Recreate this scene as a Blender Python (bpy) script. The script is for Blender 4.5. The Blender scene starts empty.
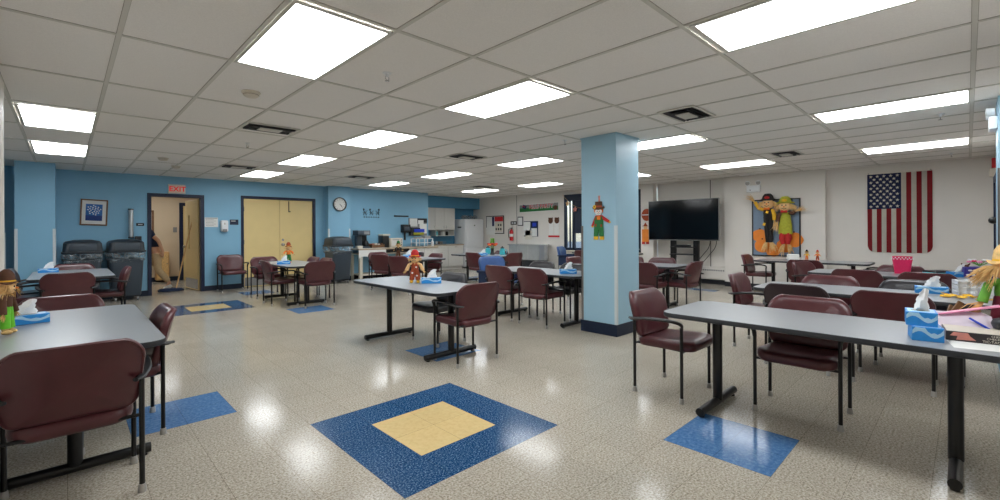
import bpy, bmesh, math, random
from mathutils import Vector, Matrix
R = math.radians; PI = math.pi
random.seed(7)
SC = bpy.context.scene
COL = SC.collection
CEIL = 2.572

# ------------------------------------------------------------------ materials
def new_mat(name):
    m = bpy.data.materials.new(name); m.use_nodes = True
    nt = m.node_tree; b = nt.nodes['Principled BSDF']
    return m, nt, b
def mat(name, col, rough=.5, metal=0, noise=.06, scale=30, bump=0, bscale=None, spec=.5, coat=0, emis=None, estr=0):
    """principled surface whose colour is broken up by a procedural noise"""
    m, nt, b = new_mat(name)
    n = nt.nodes; l = nt.links
    tc = n.new('ShaderNodeTexCoord')
    nz = n.new('ShaderNodeTexNoise'); nz.inputs['Scale'].default_value = scale; nz.inputs['Detail'].default_value = 3
    l.new(tc.outputs['Object'], nz.inputs['Vector'])
    rp = n.new('ShaderNodeValToRGB')
    c = col
    rp.color_ramp.elements[0].position = .3; rp.color_ramp.elements[1].position = .7
    rp.color_ramp.elements[0].color = (c[0]*(1-noise), c[1]*(1-noise), c[2]*(1-noise), 1)
    rp.color_ramp.elements[1].color = (min(1, c[0]*(1+noise)), min(1, c[1]*(1+noise)), min(1, c[2]*(1+noise)), 1)
    l.new(nz.outputs['Fac'], rp.inputs['Fac']); l.new(rp.outputs['Color'], b.inputs['Base Color'])
    b.inputs['Roughness'].default_value = rough; b.inputs['Metallic'].default_value = metal
    b.inputs['Specular IOR Level'].default_value = spec
    if coat: b.inputs['Coat Weight'].default_value = coat; b.inputs['Coat Roughness'].default_value = .15
    if bump:
        n2 = n.new('ShaderNodeTexNoise'); n2.inputs['Scale'].default_value = bscale or scale
        l.new(tc.outputs['Object'], n2.inputs['Vector'])
        bp = n.new('ShaderNodeBump'); bp.inputs['Strength'].default_value = bump; bp.inputs['Distance'].default_value = .01
        l.new(n2.outputs['Fac'], bp.inputs['Height']); l.new(bp.outputs['Normal'], b.inputs['Normal'])
    if emis:
        b.inputs['Emission Color'].default_value = (*emis, 1); b.inputs['Emission Strength'].default_value = estr
    return m
def srgb(r, g, b):
    f = lambda v: (v/255/12.92) if v/255 <= .04045 else ((v/255+.055)/1.055)**2.4
    return (f(r), f(g), f(b))

def vct(name, base, speck, dark, scale=70, tile=.3048, rough=.13, sp=.66):
    """speckled vinyl floor tile with thin seams"""
    m, nt, b = new_mat(name); n = nt.nodes; l = nt.links
    tc = n.new('ShaderNodeTexCoord')
    nz = n.new('ShaderNodeTexNoise'); nz.inputs['Scale'].default_value = scale; nz.inputs['Detail'].default_value = 4; nz.inputs['Roughness'].default_value = .7
    l.new(tc.outputs['Object'], nz.inputs['Vector'])
    rp = n.new('ShaderNodeValToRGB'); e = rp.color_ramp.elements
    e[0].position = .36; e[0].color = (*dark, 1); e[1].position = .5; e[1].color = (*base, 1)
    e2 = rp.color_ramp.elements.new(sp); e2.color = (*speck, 1)
    l.new(nz.outputs['Fac'], rp.inputs['Fac'])
    n2 = n.new('ShaderNodeTexNoise'); n2.inputs['Scale'].default_value = 1.3; n2.inputs['Detail'].default_value = 2
    l.new(tc.outputs['Object'], n2.inputs['Vector'])
    mr = n.new('ShaderNodeMapRange'); mr.inputs['To Min'].default_value = .88; mr.inputs['To Max'].default_value = 1.1
    l.new(n2.outputs['Fac'], mr.inputs['Value'])
    mx = n.new('ShaderNodeMix'); mx.data_type = 'RGBA'; mx.blend_type = 'MULTIPLY'; mx.inputs['Factor'].default_value = 1
    l.new(rp.outputs['Color'], mx.inputs['A']); l.new(mr.outputs['Result'], mx.inputs['B'])
    br = n.new('ShaderNodeTexBrick'); br.offset = 0; br.inputs['Scale'].default_value = 1
    br.inputs['Brick Width'].default_value = tile; br.inputs['Row Height'].default_value = tile
    br.inputs['Mortar Size'].default_value = .0012; br.inputs['Mortar Smooth'].default_value = .3
    br.inputs['Color1'].default_value = (1, 1, 1, 1); br.inputs['Color2'].default_value = (.94, .94, .94, 1); br.inputs['Mortar'].default_value = (.45, .42, .38, 1)
    mp = n.new('ShaderNodeMapping'); mp.inputs['Location'].default_value = (-1.2205, -1.9653, 0)
    l.new(tc.outputs['Object'], mp.inputs['Vector']); l.new(mp.outputs['Vector'], br.inputs['Vector'])
    m2 = n.new('ShaderNodeMix'); m2.data_type = 'RGBA'; m2.blend_type = 'MULTIPLY'; m2.inputs['Factor'].default_value = 1
    l.new(mx.outputs['Result'], m2.inputs['A']); l.new(br.outputs['Color'], m2.inputs['B'])
    l.new(m2.outputs['Result'], b.inputs['Base Color'])
    mr2 = n.new('ShaderNodeMapRange'); mr2.inputs['To Min'].default_value = rough*.7; mr2.inputs['To Max'].default_value = rough*1.5
    l.new(n2.outputs['Fac'], mr2.inputs['Value']); l.new(mr2.outputs['Result'], b.inputs['Roughness'])
    n3 = n.new('ShaderNodeTexNoise'); n3.inputs['Scale'].default_value = 5
    l.new(tc.outputs['Object'], n3.inputs['Vector'])
    b.inputs['Specular IOR Level'].default_value = .1
    bp = n.new('ShaderNodeBump'); bp.inputs['Strength'].default_value = .05; bp.inputs['Distance'].default_value = .02
    l.new(n3.outputs['Fac'], bp.inputs['Height']); l.new(bp.outputs['Normal'], b.inputs['Normal'])
    return m

M = {}
M['floor'] = vct('floor_beige', srgb(174, 166, 152), srgb(204, 197, 184), srgb(126, 115, 100), scale=85)
M['vctblue'] = vct('floor_blue', srgb(0, 60, 106), srgb(150, 188, 214), srgb(0, 50, 92), scale=95, sp=.75)
M['vctmid'] = vct('floor_mid_blue', srgb(76, 116, 162), srgb(102, 138, 178), srgb(62, 102, 150), scale=45)
M['vctgold'] = vct('floor_gold', srgb(214, 188, 134), srgb(218, 193, 140), srgb(208, 181, 126), scale=30)
M['ceiling'] = mat('ceiling_tile', srgb(236, 233, 229), .95, noise=.05, scale=160, bump=.25, bscale=260)
M['tee'] = mat('ceiling_tee', srgb(206, 204, 196), .6, noise=.02)
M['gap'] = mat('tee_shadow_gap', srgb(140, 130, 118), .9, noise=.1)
M['bluewall'] = mat('blue_paint', srgb(130, 180, 208), .55, noise=.015, scale=4)
M['bluedeep'] = mat('deep_blue_paint', srgb(78, 138, 172), .55, noise=.015, scale=4)
M['pillar'] = mat('pale_blue_paint', srgb(156, 193, 212), .42, noise=.015, scale=4)
M['greywall'] = mat('warm_grey_paint', srgb(220, 215, 208), .6, noise=.015, scale=3)
M['hallwall'] = mat('beige_paint', srgb(208, 188, 158), .6, noise=.02, scale=3)
M['navy'] = mat('navy_paint', srgb(9, 26, 58), .45, noise=.04)
M['navybase'] = mat('navy_rubber', srgb(12, 28, 52), .45, noise=.08)
M['darkbase'] = mat('black_rubber', srgb(32, 34, 40), .4, noise=.08)
M['yellow'] = mat('yellow_door_paint', srgb(226, 202, 142), .35, noise=.02, scale=5)
M['guardw'] = mat('white_guard', srgb(206, 212, 214), .4, noise=.02)
M['guardg'] = mat('grey_guard', srgb(116, 112, 108), .4, noise=.04)
M['vinyl'] = mat('burgundy_vinyl', srgb(84, 42, 46), .28, noise=.07, scale=14, bump=.06, bscale=180)
M['vinyldark'] = mat('dark_brown_and_shade_vinyl', srgb(50, 36, 40), .28, noise=.07, scale=14, bump=.06, bscale=180)  # own colour of some chairs, painted shade on the second row one
M['vinylgrey'] = mat('charcoal_vinyl', srgb(40, 38, 42), .28, noise=.07, scale=14, bump=.06, bscale=180)
M['vinylblue'] = mat('blue_vinyl', srgb(52, 86, 140), .35, noise=.07, scale=14, bump=.06, bscale=180)
M['black'] = mat('black_metal', srgb(12, 12, 13), .3, noise=.08, scale=20)
M['blackplastic'] = mat('black_plastic', srgb(19, 19, 21), .4, noise=.08)
M['glide'] = mat('grey_glide', srgb(168, 166, 162), .4, noise=.05)
M['chrome'] = mat('brushed_chrome', srgb(200, 200, 202), .25, metal=.9, noise=.04)
M['steel'] = mat('stainless_steel', srgb(196, 200, 202), .25, metal=.6, noise=.05, scale=6)
M['laminate'] = mat('grey_laminate', srgb(146, 150, 154), .3, noise=.03, scale=60)
M['edge'] = mat('charcoal_edge', srgb(40, 42, 46), .4, noise=.05)
M['white'] = mat('white_enamel', srgb(224, 226, 228), .35, noise=.015)
M['whitep'] = mat('white_paper', srgb(226, 226, 222), .8, noise=.02)
M['cream'] = mat('cream_laminate', srgb(214, 206, 190), .45, noise=.02)
M['cab'] = mat('cabinet_white', srgb(212, 210, 204), .4, noise=.015)
M['counter'] = mat('tan_counter', srgb(176, 160, 138), .35, noise=.08, scale=60)
M['grey'] = mat('grey_plastic', srgb(58, 68, 78), .42, noise=.05)
M['greyd'] = mat('dark_grey_plastic', srgb(40, 48, 56), .4, noise=.05)
M['greym'] = mat('mid_grey_metal', srgb(130, 130, 130), .4, noise=.05)
M['skyblue'] = mat('bright_blue_card', srgb(36, 138, 214), .45, noise=.05)
M['paleblue'] = mat('pale_blue_card', srgb(168, 208, 234), .5, noise=.04)
M['tissue'] = mat('tissue_paper', srgb(240, 240, 240), .9, noise=.03, bump=.2)
M['straw'] = mat('straw', srgb(222, 184, 122), .8, noise=.2, scale=40)
M['burlap'] = mat('burlap', srgb(226, 184, 130), .9, noise=.1, scale=120)
M['orange'] = mat('orange_felt', srgb(228, 116, 30), .75, noise=.1, scale=25)
M['orange2'] = mat('orange_paper', srgb(232, 134, 44), .7, noise=.05, scale=8)
M['red'] = mat('red_felt', srgb(186, 36, 34), .75, noise=.1, scale=25)
M['redp'] = mat('red_paint', srgb(190, 24, 30), .35, noise=.05)
M['rust'] = mat('rust_felt', srgb(156, 66, 32), .8, noise=.1, scale=25)
M['green'] = mat('green_felt', srgb(34, 112, 56), .75, noise=.1, scale=25)
M['lime'] = mat('lime_felt', srgb(104, 190, 40), .75, noise=.12, scale=25)
M['olive'] = mat('olive_yellow_cloth', srgb(168, 168, 50), .8, noise=.12, scale=25)
M['gold'] = mat('gold_felt', srgb(232, 180, 40), .75, noise=.08, scale=25)
M['maroon'] = mat('maroon_cloth', srgb(108, 22, 44), .75, noise=.1, scale=25)
M['brown'] = mat('brown_felt', srgb(86, 52, 32), .8, noise=.1, scale=25)
M['blackcloth'] = mat('black_cloth', srgb(34, 31, 30), .9, noise=.15, scale=25)
M['pink'] = mat('hot_pink_plastic', srgb(224, 40, 96), .35, noise=.04)
M['palepink'] = mat('pink_plastic', srgb(238, 150, 186), .35, noise=.04)
M['flagred'] = mat('flag_red', srgb(158, 26, 38), .75, noise=.06, scale=9, bump=.12, bscale=14)
M['flagwhite'] = mat('flag_white', srgb(222, 216, 206), .75, noise=.04, scale=9, bump=.12, bscale=14)
M['flagblue'] = mat('flag_navy', srgb(28, 38, 84), .75, noise=.06, scale=9, bump=.12, bscale=14)
M['screen'] = mat('screen_glass', srgb(8, 9, 11), .09, noise=.05)
M['wood'] = mat('brown_wood', srgb(112, 78, 48), .45, noise=.18, scale=14)
M['pine'] = mat('pine_handle', srgb(208, 166, 112), .5, noise=.12, scale=14)
M['cork'] = mat('grey_blue_board', srgb(124, 142, 164), .9, noise=.08, scale=60)
M['skin'] = mat('skin', srgb(206, 160, 132), .5, noise=.04)
M['khaki'] = mat('khaki_cloth', srgb(196, 174, 138), .85, noise=.08)
M['navycloth'] = mat('navy_cloth', srgb(22, 40, 72), .85, noise=.1)
M['hair'] = mat('dark_hair', srgb(46, 36, 30), .6, noise=.2, scale=60)
M['teal'] = mat('teal_plastic', srgb(60, 182, 196), .3, noise=.05)
M['leaf'] = mat('leaf_green', srgb(96, 160, 48), .6, noise=.15)
M['exitred'] = mat('exit_letters', srgb(226, 40, 36), .4, emis=srgb(255, 30, 24), estr=.12)
M['purple'] = mat('indigo_print', srgb(52, 42, 132), .5, noise=.1)
M['bluepen'] = mat('cobalt_plastic', srgb(36, 66, 190), .3, noise=.05)
M['boxblack'] = mat('game_box_black', srgb(38, 32, 34), .4, noise=.08)
M['rose'] = mat('dusty_rose_card', srgb(206, 132, 118), .6, noise=.1)
M['board_art'] = mat('art_blue', srgb(42, 104, 170), .6, noise=.25, scale=18)
M['artdark'] = mat('art_dark_blue', srgb(22, 56, 124), .6, noise=.15, scale=18)
def lamp_mat():
    m, nt, b = new_mat('light_diffuser'); n = nt.nodes; l = nt.links
    tc = n.new('ShaderNodeTexCoord'); w = n.new('ShaderNodeTexWave'); w.wave_type = 'BANDS'; w.bands_direction = 'X'
    w.inputs['Scale'].default_value = 1.62; w.inputs['Phase Offset'].default_value = 1.57
    l.new(tc.outputs['Object'], w.inputs['Vector'])
    mr = n.new('ShaderNodeMapRange'); mr.inputs['To Min'].default_value = LAMP*.55; mr.inputs['To Max'].default_value = LAMP*1.2
    l.new(w.outputs['Fac'], mr.inputs['Value'])
    b.inputs['Base Color'].default_value = (.85, .88, .9, 1); b.inputs['Roughness'].default_value = .5
    b.inputs['Emission Color'].default_value = (.93, .97, 1, 1)
    l.new(mr.outputs['Result'], b.inputs['Emission Strength'])
    return m
LAMP = 6.0
M['lamp'] = lamp_mat()
def clear(name, col, alpha, rough=.15, wrinkle=0):
    m, nt, b = new_mat(name)
    n = nt.nodes; tc = n.new('ShaderNodeTexCoord'); nz = n.new('ShaderNodeTexNoise'); nz.inputs['Scale'].default_value = 9
    mr = n.new('ShaderNodeMapRange'); mr.inputs['To Min'].default_value = alpha*.7; mr.inputs['To Max'].default_value = min(1, alpha*1.3)
    nt.links.new(tc.outputs['Object'], nz.inputs['Vector']); nt.links.new(nz.outputs['Fac'], mr.inputs['Value'])
    nt.links.new(mr.outputs['Result'], b.inputs['Alpha'])
    b.inputs['Base Color'].default_value = (*col, 1); b.inputs['Roughness'].default_value = rough
    if wrinkle:
        nz.inputs['Scale'].default_value = 5; nz.inputs['Detail'].default_value = 1; nz.inputs['Distortion'].default_value = 4; mr.inputs['To Min'].default_value = .02; mr.inputs['To Max'].default_value = .75; mr.inputs['From Min'].default_value = .4; mr.inputs['From Max'].default_value = .7
        bp = n.new('ShaderNodeBump'); bp.inputs['Strength'].default_value = .9; bp.inputs['Distance'].default_value = .03
        nt.links.new(nz.outputs['Fac'], bp.inputs['Height']); nt.links.new(bp.outputs['Normal'], b.inputs['Normal'])
    return m
M['bag'] = clear('clear_bag', srgb(150, 160, 166), .3, .06, 1)
M['clearbox'] = clear('clear_plastic', srgb(240, 226, 240), .8)
M['glass'] = clear('window_glass', srgb(200, 220, 240), .12, .03)

# ------------------------------------------------------------------ mesh builder
class MB:
    def __init__(s): s.bm = bmesh.new(); s.mi = 0
    def _fin(s, faces):
        for f in faces: f.material_index = s.mi
    def box(s, x0, x1, y0, y1, z0, z1, bev=0, seg=2):
        t = bmesh.new(); bmesh.ops.create_cube(t, size=1)
        for v in t.verts: v.co = Vector(((x0+x1)/2+v.co.x*(x1-x0), (y0+y1)/2+v.co.y*(y1-y0), (z0+z1)/2+v.co.z*(z1-z0)))
        if bev: bmesh.ops.bevel(t, geom=list(t.edges), offset=bev, segments=seg, affect='EDGES', profile=.5)
        s.add(t); return s
    def add(s, t, mtx=None):
        mp = {}
        for v in t.verts: mp[v] = s.bm.verts.new(mtx @ v.co if mtx else v.co)
        for f in t.faces:
            try: nf = s.bm.faces.new([mp[v] for v in f.verts]); nf.material_index = s.mi
            except ValueError: pass
        t.free()
    def obox(s, c, size, rot, bev=0):
        t = MB(); t.box(-size[0]/2, size[0]/2, -size[1]/2, size[1]/2, -size[2]/2, size[2]/2, bev)
        s.add(t.bm, Matrix.Translation(c) @ rot.to_4x4()); return s
    def rings(s, rings, cap0=True, cap1=True, closed=True):
        vs = [[s.bm.verts.new(p) for p in r] for r in rings]
        n = len(vs[0])
        for a, b in zip(vs, vs[1:]):
            for i in range(n if closed else n-1):
                j = (i+1) % n
                f = s.bm.faces.new((a[i], a[j], b[j], b[i])); f.material_index = s.mi
        if cap0: f = s.bm.faces.new(vs[0][::-1]); f.material_index = s.mi
        if cap1: f = s.bm.faces.new(vs[-1]); f.material_index = s.mi
        return s
    def tube(s, pts, r, n=8, sy=1.0):
        pts = [Vector(p) for p in pts]; k = len(pts)
        rr = r if isinstance(r, (list, tuple)) else [r]*k
        out = []; up = None
        for i, p in enumerate(pts):
            d = (pts[min(i+1, k-1)]-pts[max(i-1, 0)]).normalized()
            if up is None:
                up = Vector((0, 0, 1)) if abs(d.z) < .9 else Vector((0, 1, 0))
            a = d.cross(up).normalized(); b = a.cross(d).normalized(); up = b
            out.append([p + a*math.cos(2*PI*j/n)*rr[i] + b*math.sin(2*PI*j/n)*rr[i]*sy for j in range(n)])
        return s.rings(out)
    def cyl(s, p0, p1, r0, r1=None, n=14): return s.tube([p0, p1], [r0, r0 if r1 is None else r1], n)
    def lathe(s, prof, c=(0, 0, 0), n=20, sx=1, sy=1):
        out = [[Vector((c[0]+max(r, .0004)*math.cos(2*PI*j/n)*sx, c[1]+max(r, .0004)*math.sin(2*PI*j/n)*sy, c[2]+z)) for j in range(n)] for r, z in prof]
        return s.rings(out)
    def ball(s, c, r, n=14, sc=(1, 1, 1)):
        k = 8
        return s.lathe([(r*math.sin(PI*i/k), -r*math.cos(PI*i/k)*sc[2]) for i in range(k+1)], c, n, sc[0], sc[1])
    def prism(s, out, z0, z1, mtx=None):
        f = (lambda p: mtx @ p) if mtx else (lambda p: p)
        return s.rings([[f(Vector((x, y, z))) for x, y in out] for z in (z0, z1)])
    def pillow(s, out, prof, fn):
        """prof: list of (scale, depth) from back centre round the rim to the front centre"""
        cx = sum(p[0] for p in out)/len(out); cy = sum(p[1] for p in out)/len(out)
        return s.rings([[fn(cx+(x-cx)*k, cy+(y-cy)*k, d) for x, y in out] for k, d in prof])
    def tuft(s, p, d, L, n, spread, w=.004):
        p = Vector(p); d = Vector(d).normalized()
        for i in range(n):
            q = (d + Vector((random.uniform(-1, 1), random.uniform(-1, 1), random.uniform(-1, 1)))*spread).normalized()
            l = L*random.uniform(.6, 1.1); a = q.orthogonal().normalized(); b = q.cross(a)
            o = p + Vector((random.uniform(-1, 1), random.uniform(-1, 1), random.uniform(-1, 1)))*w*1.5
            mid = o+q*l*.55+a*random.uniform(-.1, .1)*l; tip = o+q*l+Vector((0, 0, -.15*l))
            s.rings([[o+(a*math.cos(t)+b*math.sin(t))*w for t in (0, 2.1, 4.2)], [mid+(a*math.cos(t)+b*math.sin(t))*w for t in (0, 2.1, 4.2)], [tip+(a*math.cos(t)+b*math.sin(t))*w*.3 for t in (0, 2.1, 4.2)]])
        return s
    def build(s, name, mats, parent=None, loc=None, rz=0, smooth=True, ang=35):
        bmesh.ops.recalc_face_normals(s.bm, faces=list(s.bm.faces))
        me = bpy.data.meshes.new(name); s.bm.to_mesh(me); s.bm.free()
        for m in (mats if isinstance(mats, (list, tuple)) else [mats]): me.materials.append(M[m] if isinstance(m, str) else m)
        if smooth:
            for p in me.polygons: p.use_smooth = True
            me.set_sharp_from_angle(angle=R(ang))
        o = bpy.data.objects.new(name, me); COL.objects.link(o)
        if parent: o.parent = parent
        if loc: o.location = loc
        o.rotation_euler = (0, 0, rz)
        return o
def tag(o, label, cat, group=None, kind=None):
    o['label'] = label; o['category'] = cat
    if group: o['group'] = group
    if kind: o['kind'] = kind
    return o
def thing(name, label, cat, loc=(0, 0, 0), rz=0, group=None):
    o = bpy.data.objects.new(name, None); COL.objects.link(o); o.empty_display_size = .1
    o.location = loc; o.rotation_euler = (0, 0, rz)
    return tag(o, label, cat, group)
def struct(name, mb, mats, smooth=False):
    o = mb.build(name, mats, smooth=smooth); o['kind'] = 'structure'; return o
def kids(o): return KID.get(o.name, [])
KID = {}
def dup(root, loc, rz, label, group=None, swap=None):
    """a copy of a thing, its parts and their sub-parts"""
    def cp(o, parent):
        c = o.copy(); COL.objects.link(c)
        if parent: c.parent = parent
        if swap and c.type == 'MESH' and o.name.split('.')[0] in swap:
            key = (o.data.name, swap[o.name.split('.')[0]])
            if key not in SWP:
                d = o.data.copy(); d.materials[0] = M[key[1]]; SWP[key] = d
            c.data = SWP[key]
        for ch in list(o.children): cp(ch, c)
        return c
    r = cp(root, None); r.location = loc; r.rotation_euler = (0, 0, rz); r['label'] = label
    if group: r['group'] = group
    return r
SWP = {}
def rrect(x0, x1, y0, y1, r, n=5):
    o = []
    for cx, cy, a in ((x1-r, y1-r, 0), (x0+r, y1-r, 90), (x0+r, y0+r, 180), (x1-r, y0+r, 270)):
        for i in range(n+1): t = R(a+90*i/n); o.append((cx+r*math.cos(t), cy+r*math.sin(t)))
    return o
def crect(x0, x1, y0, y1, rb, rt, n=5):
    o = []
    for cx, cy, a, r in ((x1-rt, y1-rt, 0, rt), (x0+rt, y1-rt, 90, rt), (x0+rb, y0+rb, 180, rb), (x1-rb, y0+rb, 270, rb)):
        for i in range(n+1): t = R(a+90*i/n); o.append((cx+r*math.cos(t), cy+r*math.sin(t)))
    return o
def smoothpath(P, sub=5):
    P = [Vector(p) for p in P]; out = []
    for i in range(len(P)-1):
        a, b, c, d = P[max(i-1, 0)], P[i], P[i+1], P[min(i+2, len(P)-1)]
        for k in range(sub):
            t = k/sub
            out.append(.5*((2*b)+(c-a)*t+(2*a-5*b+4*c-d)*t*t+(3*b-a-3*c+d)*t**3))
    return out+[P[-1]]
def text(body, size, mtx, material, name, parent=None, extrude=.001, align='CENTER', bold=0):
    cu = bpy.data.curves.new(name, 'FONT'); cu.body = body; cu.size = size; cu.extrude = extrude; cu.align_x = align; cu.align_y = 'CENTER'; cu.offset = bold
    o = bpy.data.objects.new(name, cu); COL.objects.link(o)
    dg = bpy.context.evaluated_depsgraph_get(); me = bpy.data.meshes.new_from_object(o.evaluated_get(dg))
    bpy.data.objects.remove(o); bpy.data.curves.remove(cu)
    me.transform(mtx); me.materials.clear(); me.materials.append(M[material])
    for p in me.polygons: p.material_index = 0
    ob = bpy.data.objects.new(name, me); COL.objects.link(ob)
    if parent: ob.parent = parent
    return ob
def face_mtx(origin, right, up):
    r = Vector(right).normalized(); u = Vector(up).normalized(); w = r.cross(u)
    return Matrix.Translation(origin) @ Matrix((r, u, w)).transposed().to_4x4()
def face_negY(x, y, z): return face_mtx((x, y, z), (1, 0, 0), (0, 0, 1))     # seen by someone looking +Y
def face_negX(x, y, z): return face_mtx((x, y, z), (0, -1, 0), (0, 0, 1))    # seen by someone looking +X

# ------------------------------------------------------------------ camera, world, colour management
cam = bpy.data.cameras.new('camera'); co = bpy.data.objects.new('camera', cam); COL.objects.link(co)
cam.sensor_width = 36; cam.lens = 450.65/1000*36; cam.shift_y = -0.0193; cam.clip_start = .05
view = R(46.064)
co.matrix_world = Matrix.Translation((0, 0, 1.3425)) @ Matrix.Rotation(view-PI/2, 4, 'Z') @ Matrix.Rotation(PI/2, 4, 'X') @ Matrix.Rotation(-.0056, 4, 'Z')
SC.camera = co
w = bpy.data.worlds.new('world'); SC.world = w; w.use_nodes = True
wb = w.node_tree.nodes['Background']; sk = w.node_tree.nodes.new('ShaderNodeTexSky')
try:
    sk.sky_type = 'NISHITA'; sk.sun_disc = False; sk.sun_elevation = R(40); sk.sun_rotation = R(200)
except Exception: pass
w.node_tree.links.new(sk.outputs['Color'], wb.inputs['Color']); wb.inputs['Strength'].default_value = .1
SC.view_settings.view_transform = 'Standard'; SC.view_settings.look = 'None'; SC.view_settings.gamma = 1; SC.view_settings.use_curve_mapping = False
SC.view_settings.exposure = 1.45
SC.cycles.diffuse_bounces = 10; SC.cycles.max_bounces = 14

# ------------------------------------------------------------------ the room shell
XL, YF = -.36, -.335        # near left wall, near right wall
XR = 11.36                 # flag wall
YB = 12.11                 # blue wall
def floor():
    T = .3048; x0, y0 = 1.2205, 1.9653
    mb = MB(); xs = [x0+T*i for i in range(-17, 35)]; ys = [y0+T*i for i in range(-9, 47)]
    V = {}
    def regions(x, y):
        def inn(a, b, c, d): return a < x < b and c < y < d
        for (cx, cy) in ((x0+2*T, y0+2*T), (x0+2*T, y0+24.5*T), (x0+24*T, y0+24.5*T)):
            if inn(cx-T, cx+T, cy-T, cy+T): return 3
            if inn(cx-2*T, cx+2*T, cy-2*T, cy+2*T): return 1
        for (cx, cy) in ((x0-2*T, y0+7*T), (x0+6*T, y0+7*T), (x0+6*T, y0-3*T), (x0+6*T, y0+19.5*T), (x0+6*T, y0+29.5*T), (x0+29.5*T, y0+7*T)):
            if inn(cx-T, cx+T, cy-T, cy+T): return 2
        return 0
    # half-tile rows so that the far pattern can sit between the near one's seams
    ys = [y0+T/2*i for i in range(-18, 92)]
    for i in range(len(xs)):
        for j in range(len(ys)): V[i, j] = mb.bm.verts.new((xs[i], ys[j], 0))
    for i in range(len(xs)-1):
        for j in range(len(ys)-1):
            f = mb.bm.faces.new((V[i, j], V[i+1, j], V[i+1, j+1], V[i, j+1]))
            f.material_index = regions((xs[i]+xs[i+1])/2, (ys[j]+ys[j+1])/2)
    struct('floor', mb, ['floor', 'vctblue', 'vctmid', 'vctgold'])
floor()
mb = MB(); mb.box(-4, 12.2, -.8, 13.5, CEIL, CEIL+.05); struct('ceiling', mb, 'ceiling')
# hung ceiling grid: flat tees with a dark reveal on each side
mb = MB()
gx = [.853+.611*i for i in range(-6, 18)]; gy = [2.417+1.2255*j for j in range(-3, 10)]
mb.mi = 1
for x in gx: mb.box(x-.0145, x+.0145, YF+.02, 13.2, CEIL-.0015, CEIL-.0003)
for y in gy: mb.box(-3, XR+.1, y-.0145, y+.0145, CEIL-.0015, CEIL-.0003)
mb.mi = 0
for x in gx: mb.box(x-.0125, x+.0125, YF+.02, 13.2, CEIL-.006, CEIL-.0016)
for y in gy: mb.box(-3, XR+.1, y-.0125, y+.0125, CEIL-.0061, CEIL-.0016)
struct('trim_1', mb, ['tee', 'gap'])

mb = MB(); mb.box(XL-.14, XL, YF-.2, 5.45, 0, CEIL); mb.box(-3.0, XL-.14, 5.3, 5.45, 0, CEIL); struct('wall_left', mb, 'greywall')
mb = MB(); mb.box(-3.1, -2.96, 5.3, 12.3, 0, CEIL); struct('wall_far_left', mb, 'bluedeep')
mb = MB(); mb.box(XL-.14, 12.1, YF-.14, YF, 0, CEIL); struct('wall_front', mb, 'greywall')
# blue wall with its two door openings, wall column and the column by the corner
D1 = (1.25, 2.28, 2.19); D2 = (3.05, 4.79, 2.2)
mb = MB()
for a, b, z0 in ((-3.1, D1[0], 0), (D1[0], D1[1], D1[2]), (D1[1], D2[0], 0), (D2[0], D2[1], D2[2]), (D2[1], 8.44, 0)):
    mb.box(a, b, YB, YB+.13, z0, CEIL)
mb.box(5.06, 5.67, 11.86, YB, 0, CEIL); mb.box(-.62, -.13, 11.12, YB, 0, CEIL)
mb.box(8.32, 8.44, YB+.13, 13.3, 0, CEIL)
struct('wall_back', mb, 'bluewall')
mb = MB(); mb.box(8.32, 11.6, 13.26, 13.38, 0, CEIL); mb.box(8.44, 11.36, 12.9, 13.26, 2.16, CEIL); struct('wall_kitchen', mb, 'bluedeep')
# flag wall: pilasters, TV bay and the window opening
W1 = (6.16, 8.85, .72, 2.46)
mb = MB()
for a, b, x in ((-.66, 2.03, XR+.04), (2.03, 4.0, XR-.11), (4.0, 5.8, XR+.12), (5.8, 6.16, XR-.11), (8.85, 13.4, XR)):
    mb.box(x, XR+.3 if x > XR+.05 else XR+.1, a, b, 0, CEIL)
mb.box(XR, XR+.1, W1[0], W1[1], 0, W1[2]); mb.box(XR, XR+.1, W1[0], W1[1], W1[3], CEIL)
struct('wall_right', mb, 'greywall')
# seams of the wall panels in the TV bay
mb = MB(); mb.box(XR+.112, XR+.12, 4.4, 4.42, .12, CEIL); mb.box(XR-.004, XR, 10.93, 10.95, .1, CEIL); struct('trim_2', mb, 'guardg')
# base boards
mb = MB()
for a, b in ((-3, -.62), (-.13, D1[0]), (D1[1], D2[0]), (D2[1], 5.06)): mb.box(a, b, YB-.012, YB, 0, .115)
mb.box(5.05, 5.68, 11.848, 11.86, 0, .115); mb.box(5.048, 5.06, 11.86, YB, 0, .115); mb.box(5.67, 8.4, YB-.012, YB, 0, .115)
mb.box(-.632, -.118, 11.108, 11.12, 0, .115); mb.box(-.13, -.118, 11.12, YB, 0, .115)
struct('baseboard_back', mb, 'navybase')
mb = MB()
for a, b, x in ((YF, 2.03, XR+.04), (2.03, 4.0, XR-.11), (4.0, 5.8, XR+.12), (5.8, 6.16, XR-.11), (6.16, 12.5, XR)): mb.box(x-.012, x, a, b, 0, .11)
struct('baseboard_right', mb, 'darkbase')
mb = MB(); mb.box(XL, XL+.012, YF, 5.45, 0, .11); struct('baseboard_left', mb, 'navybase')

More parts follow.
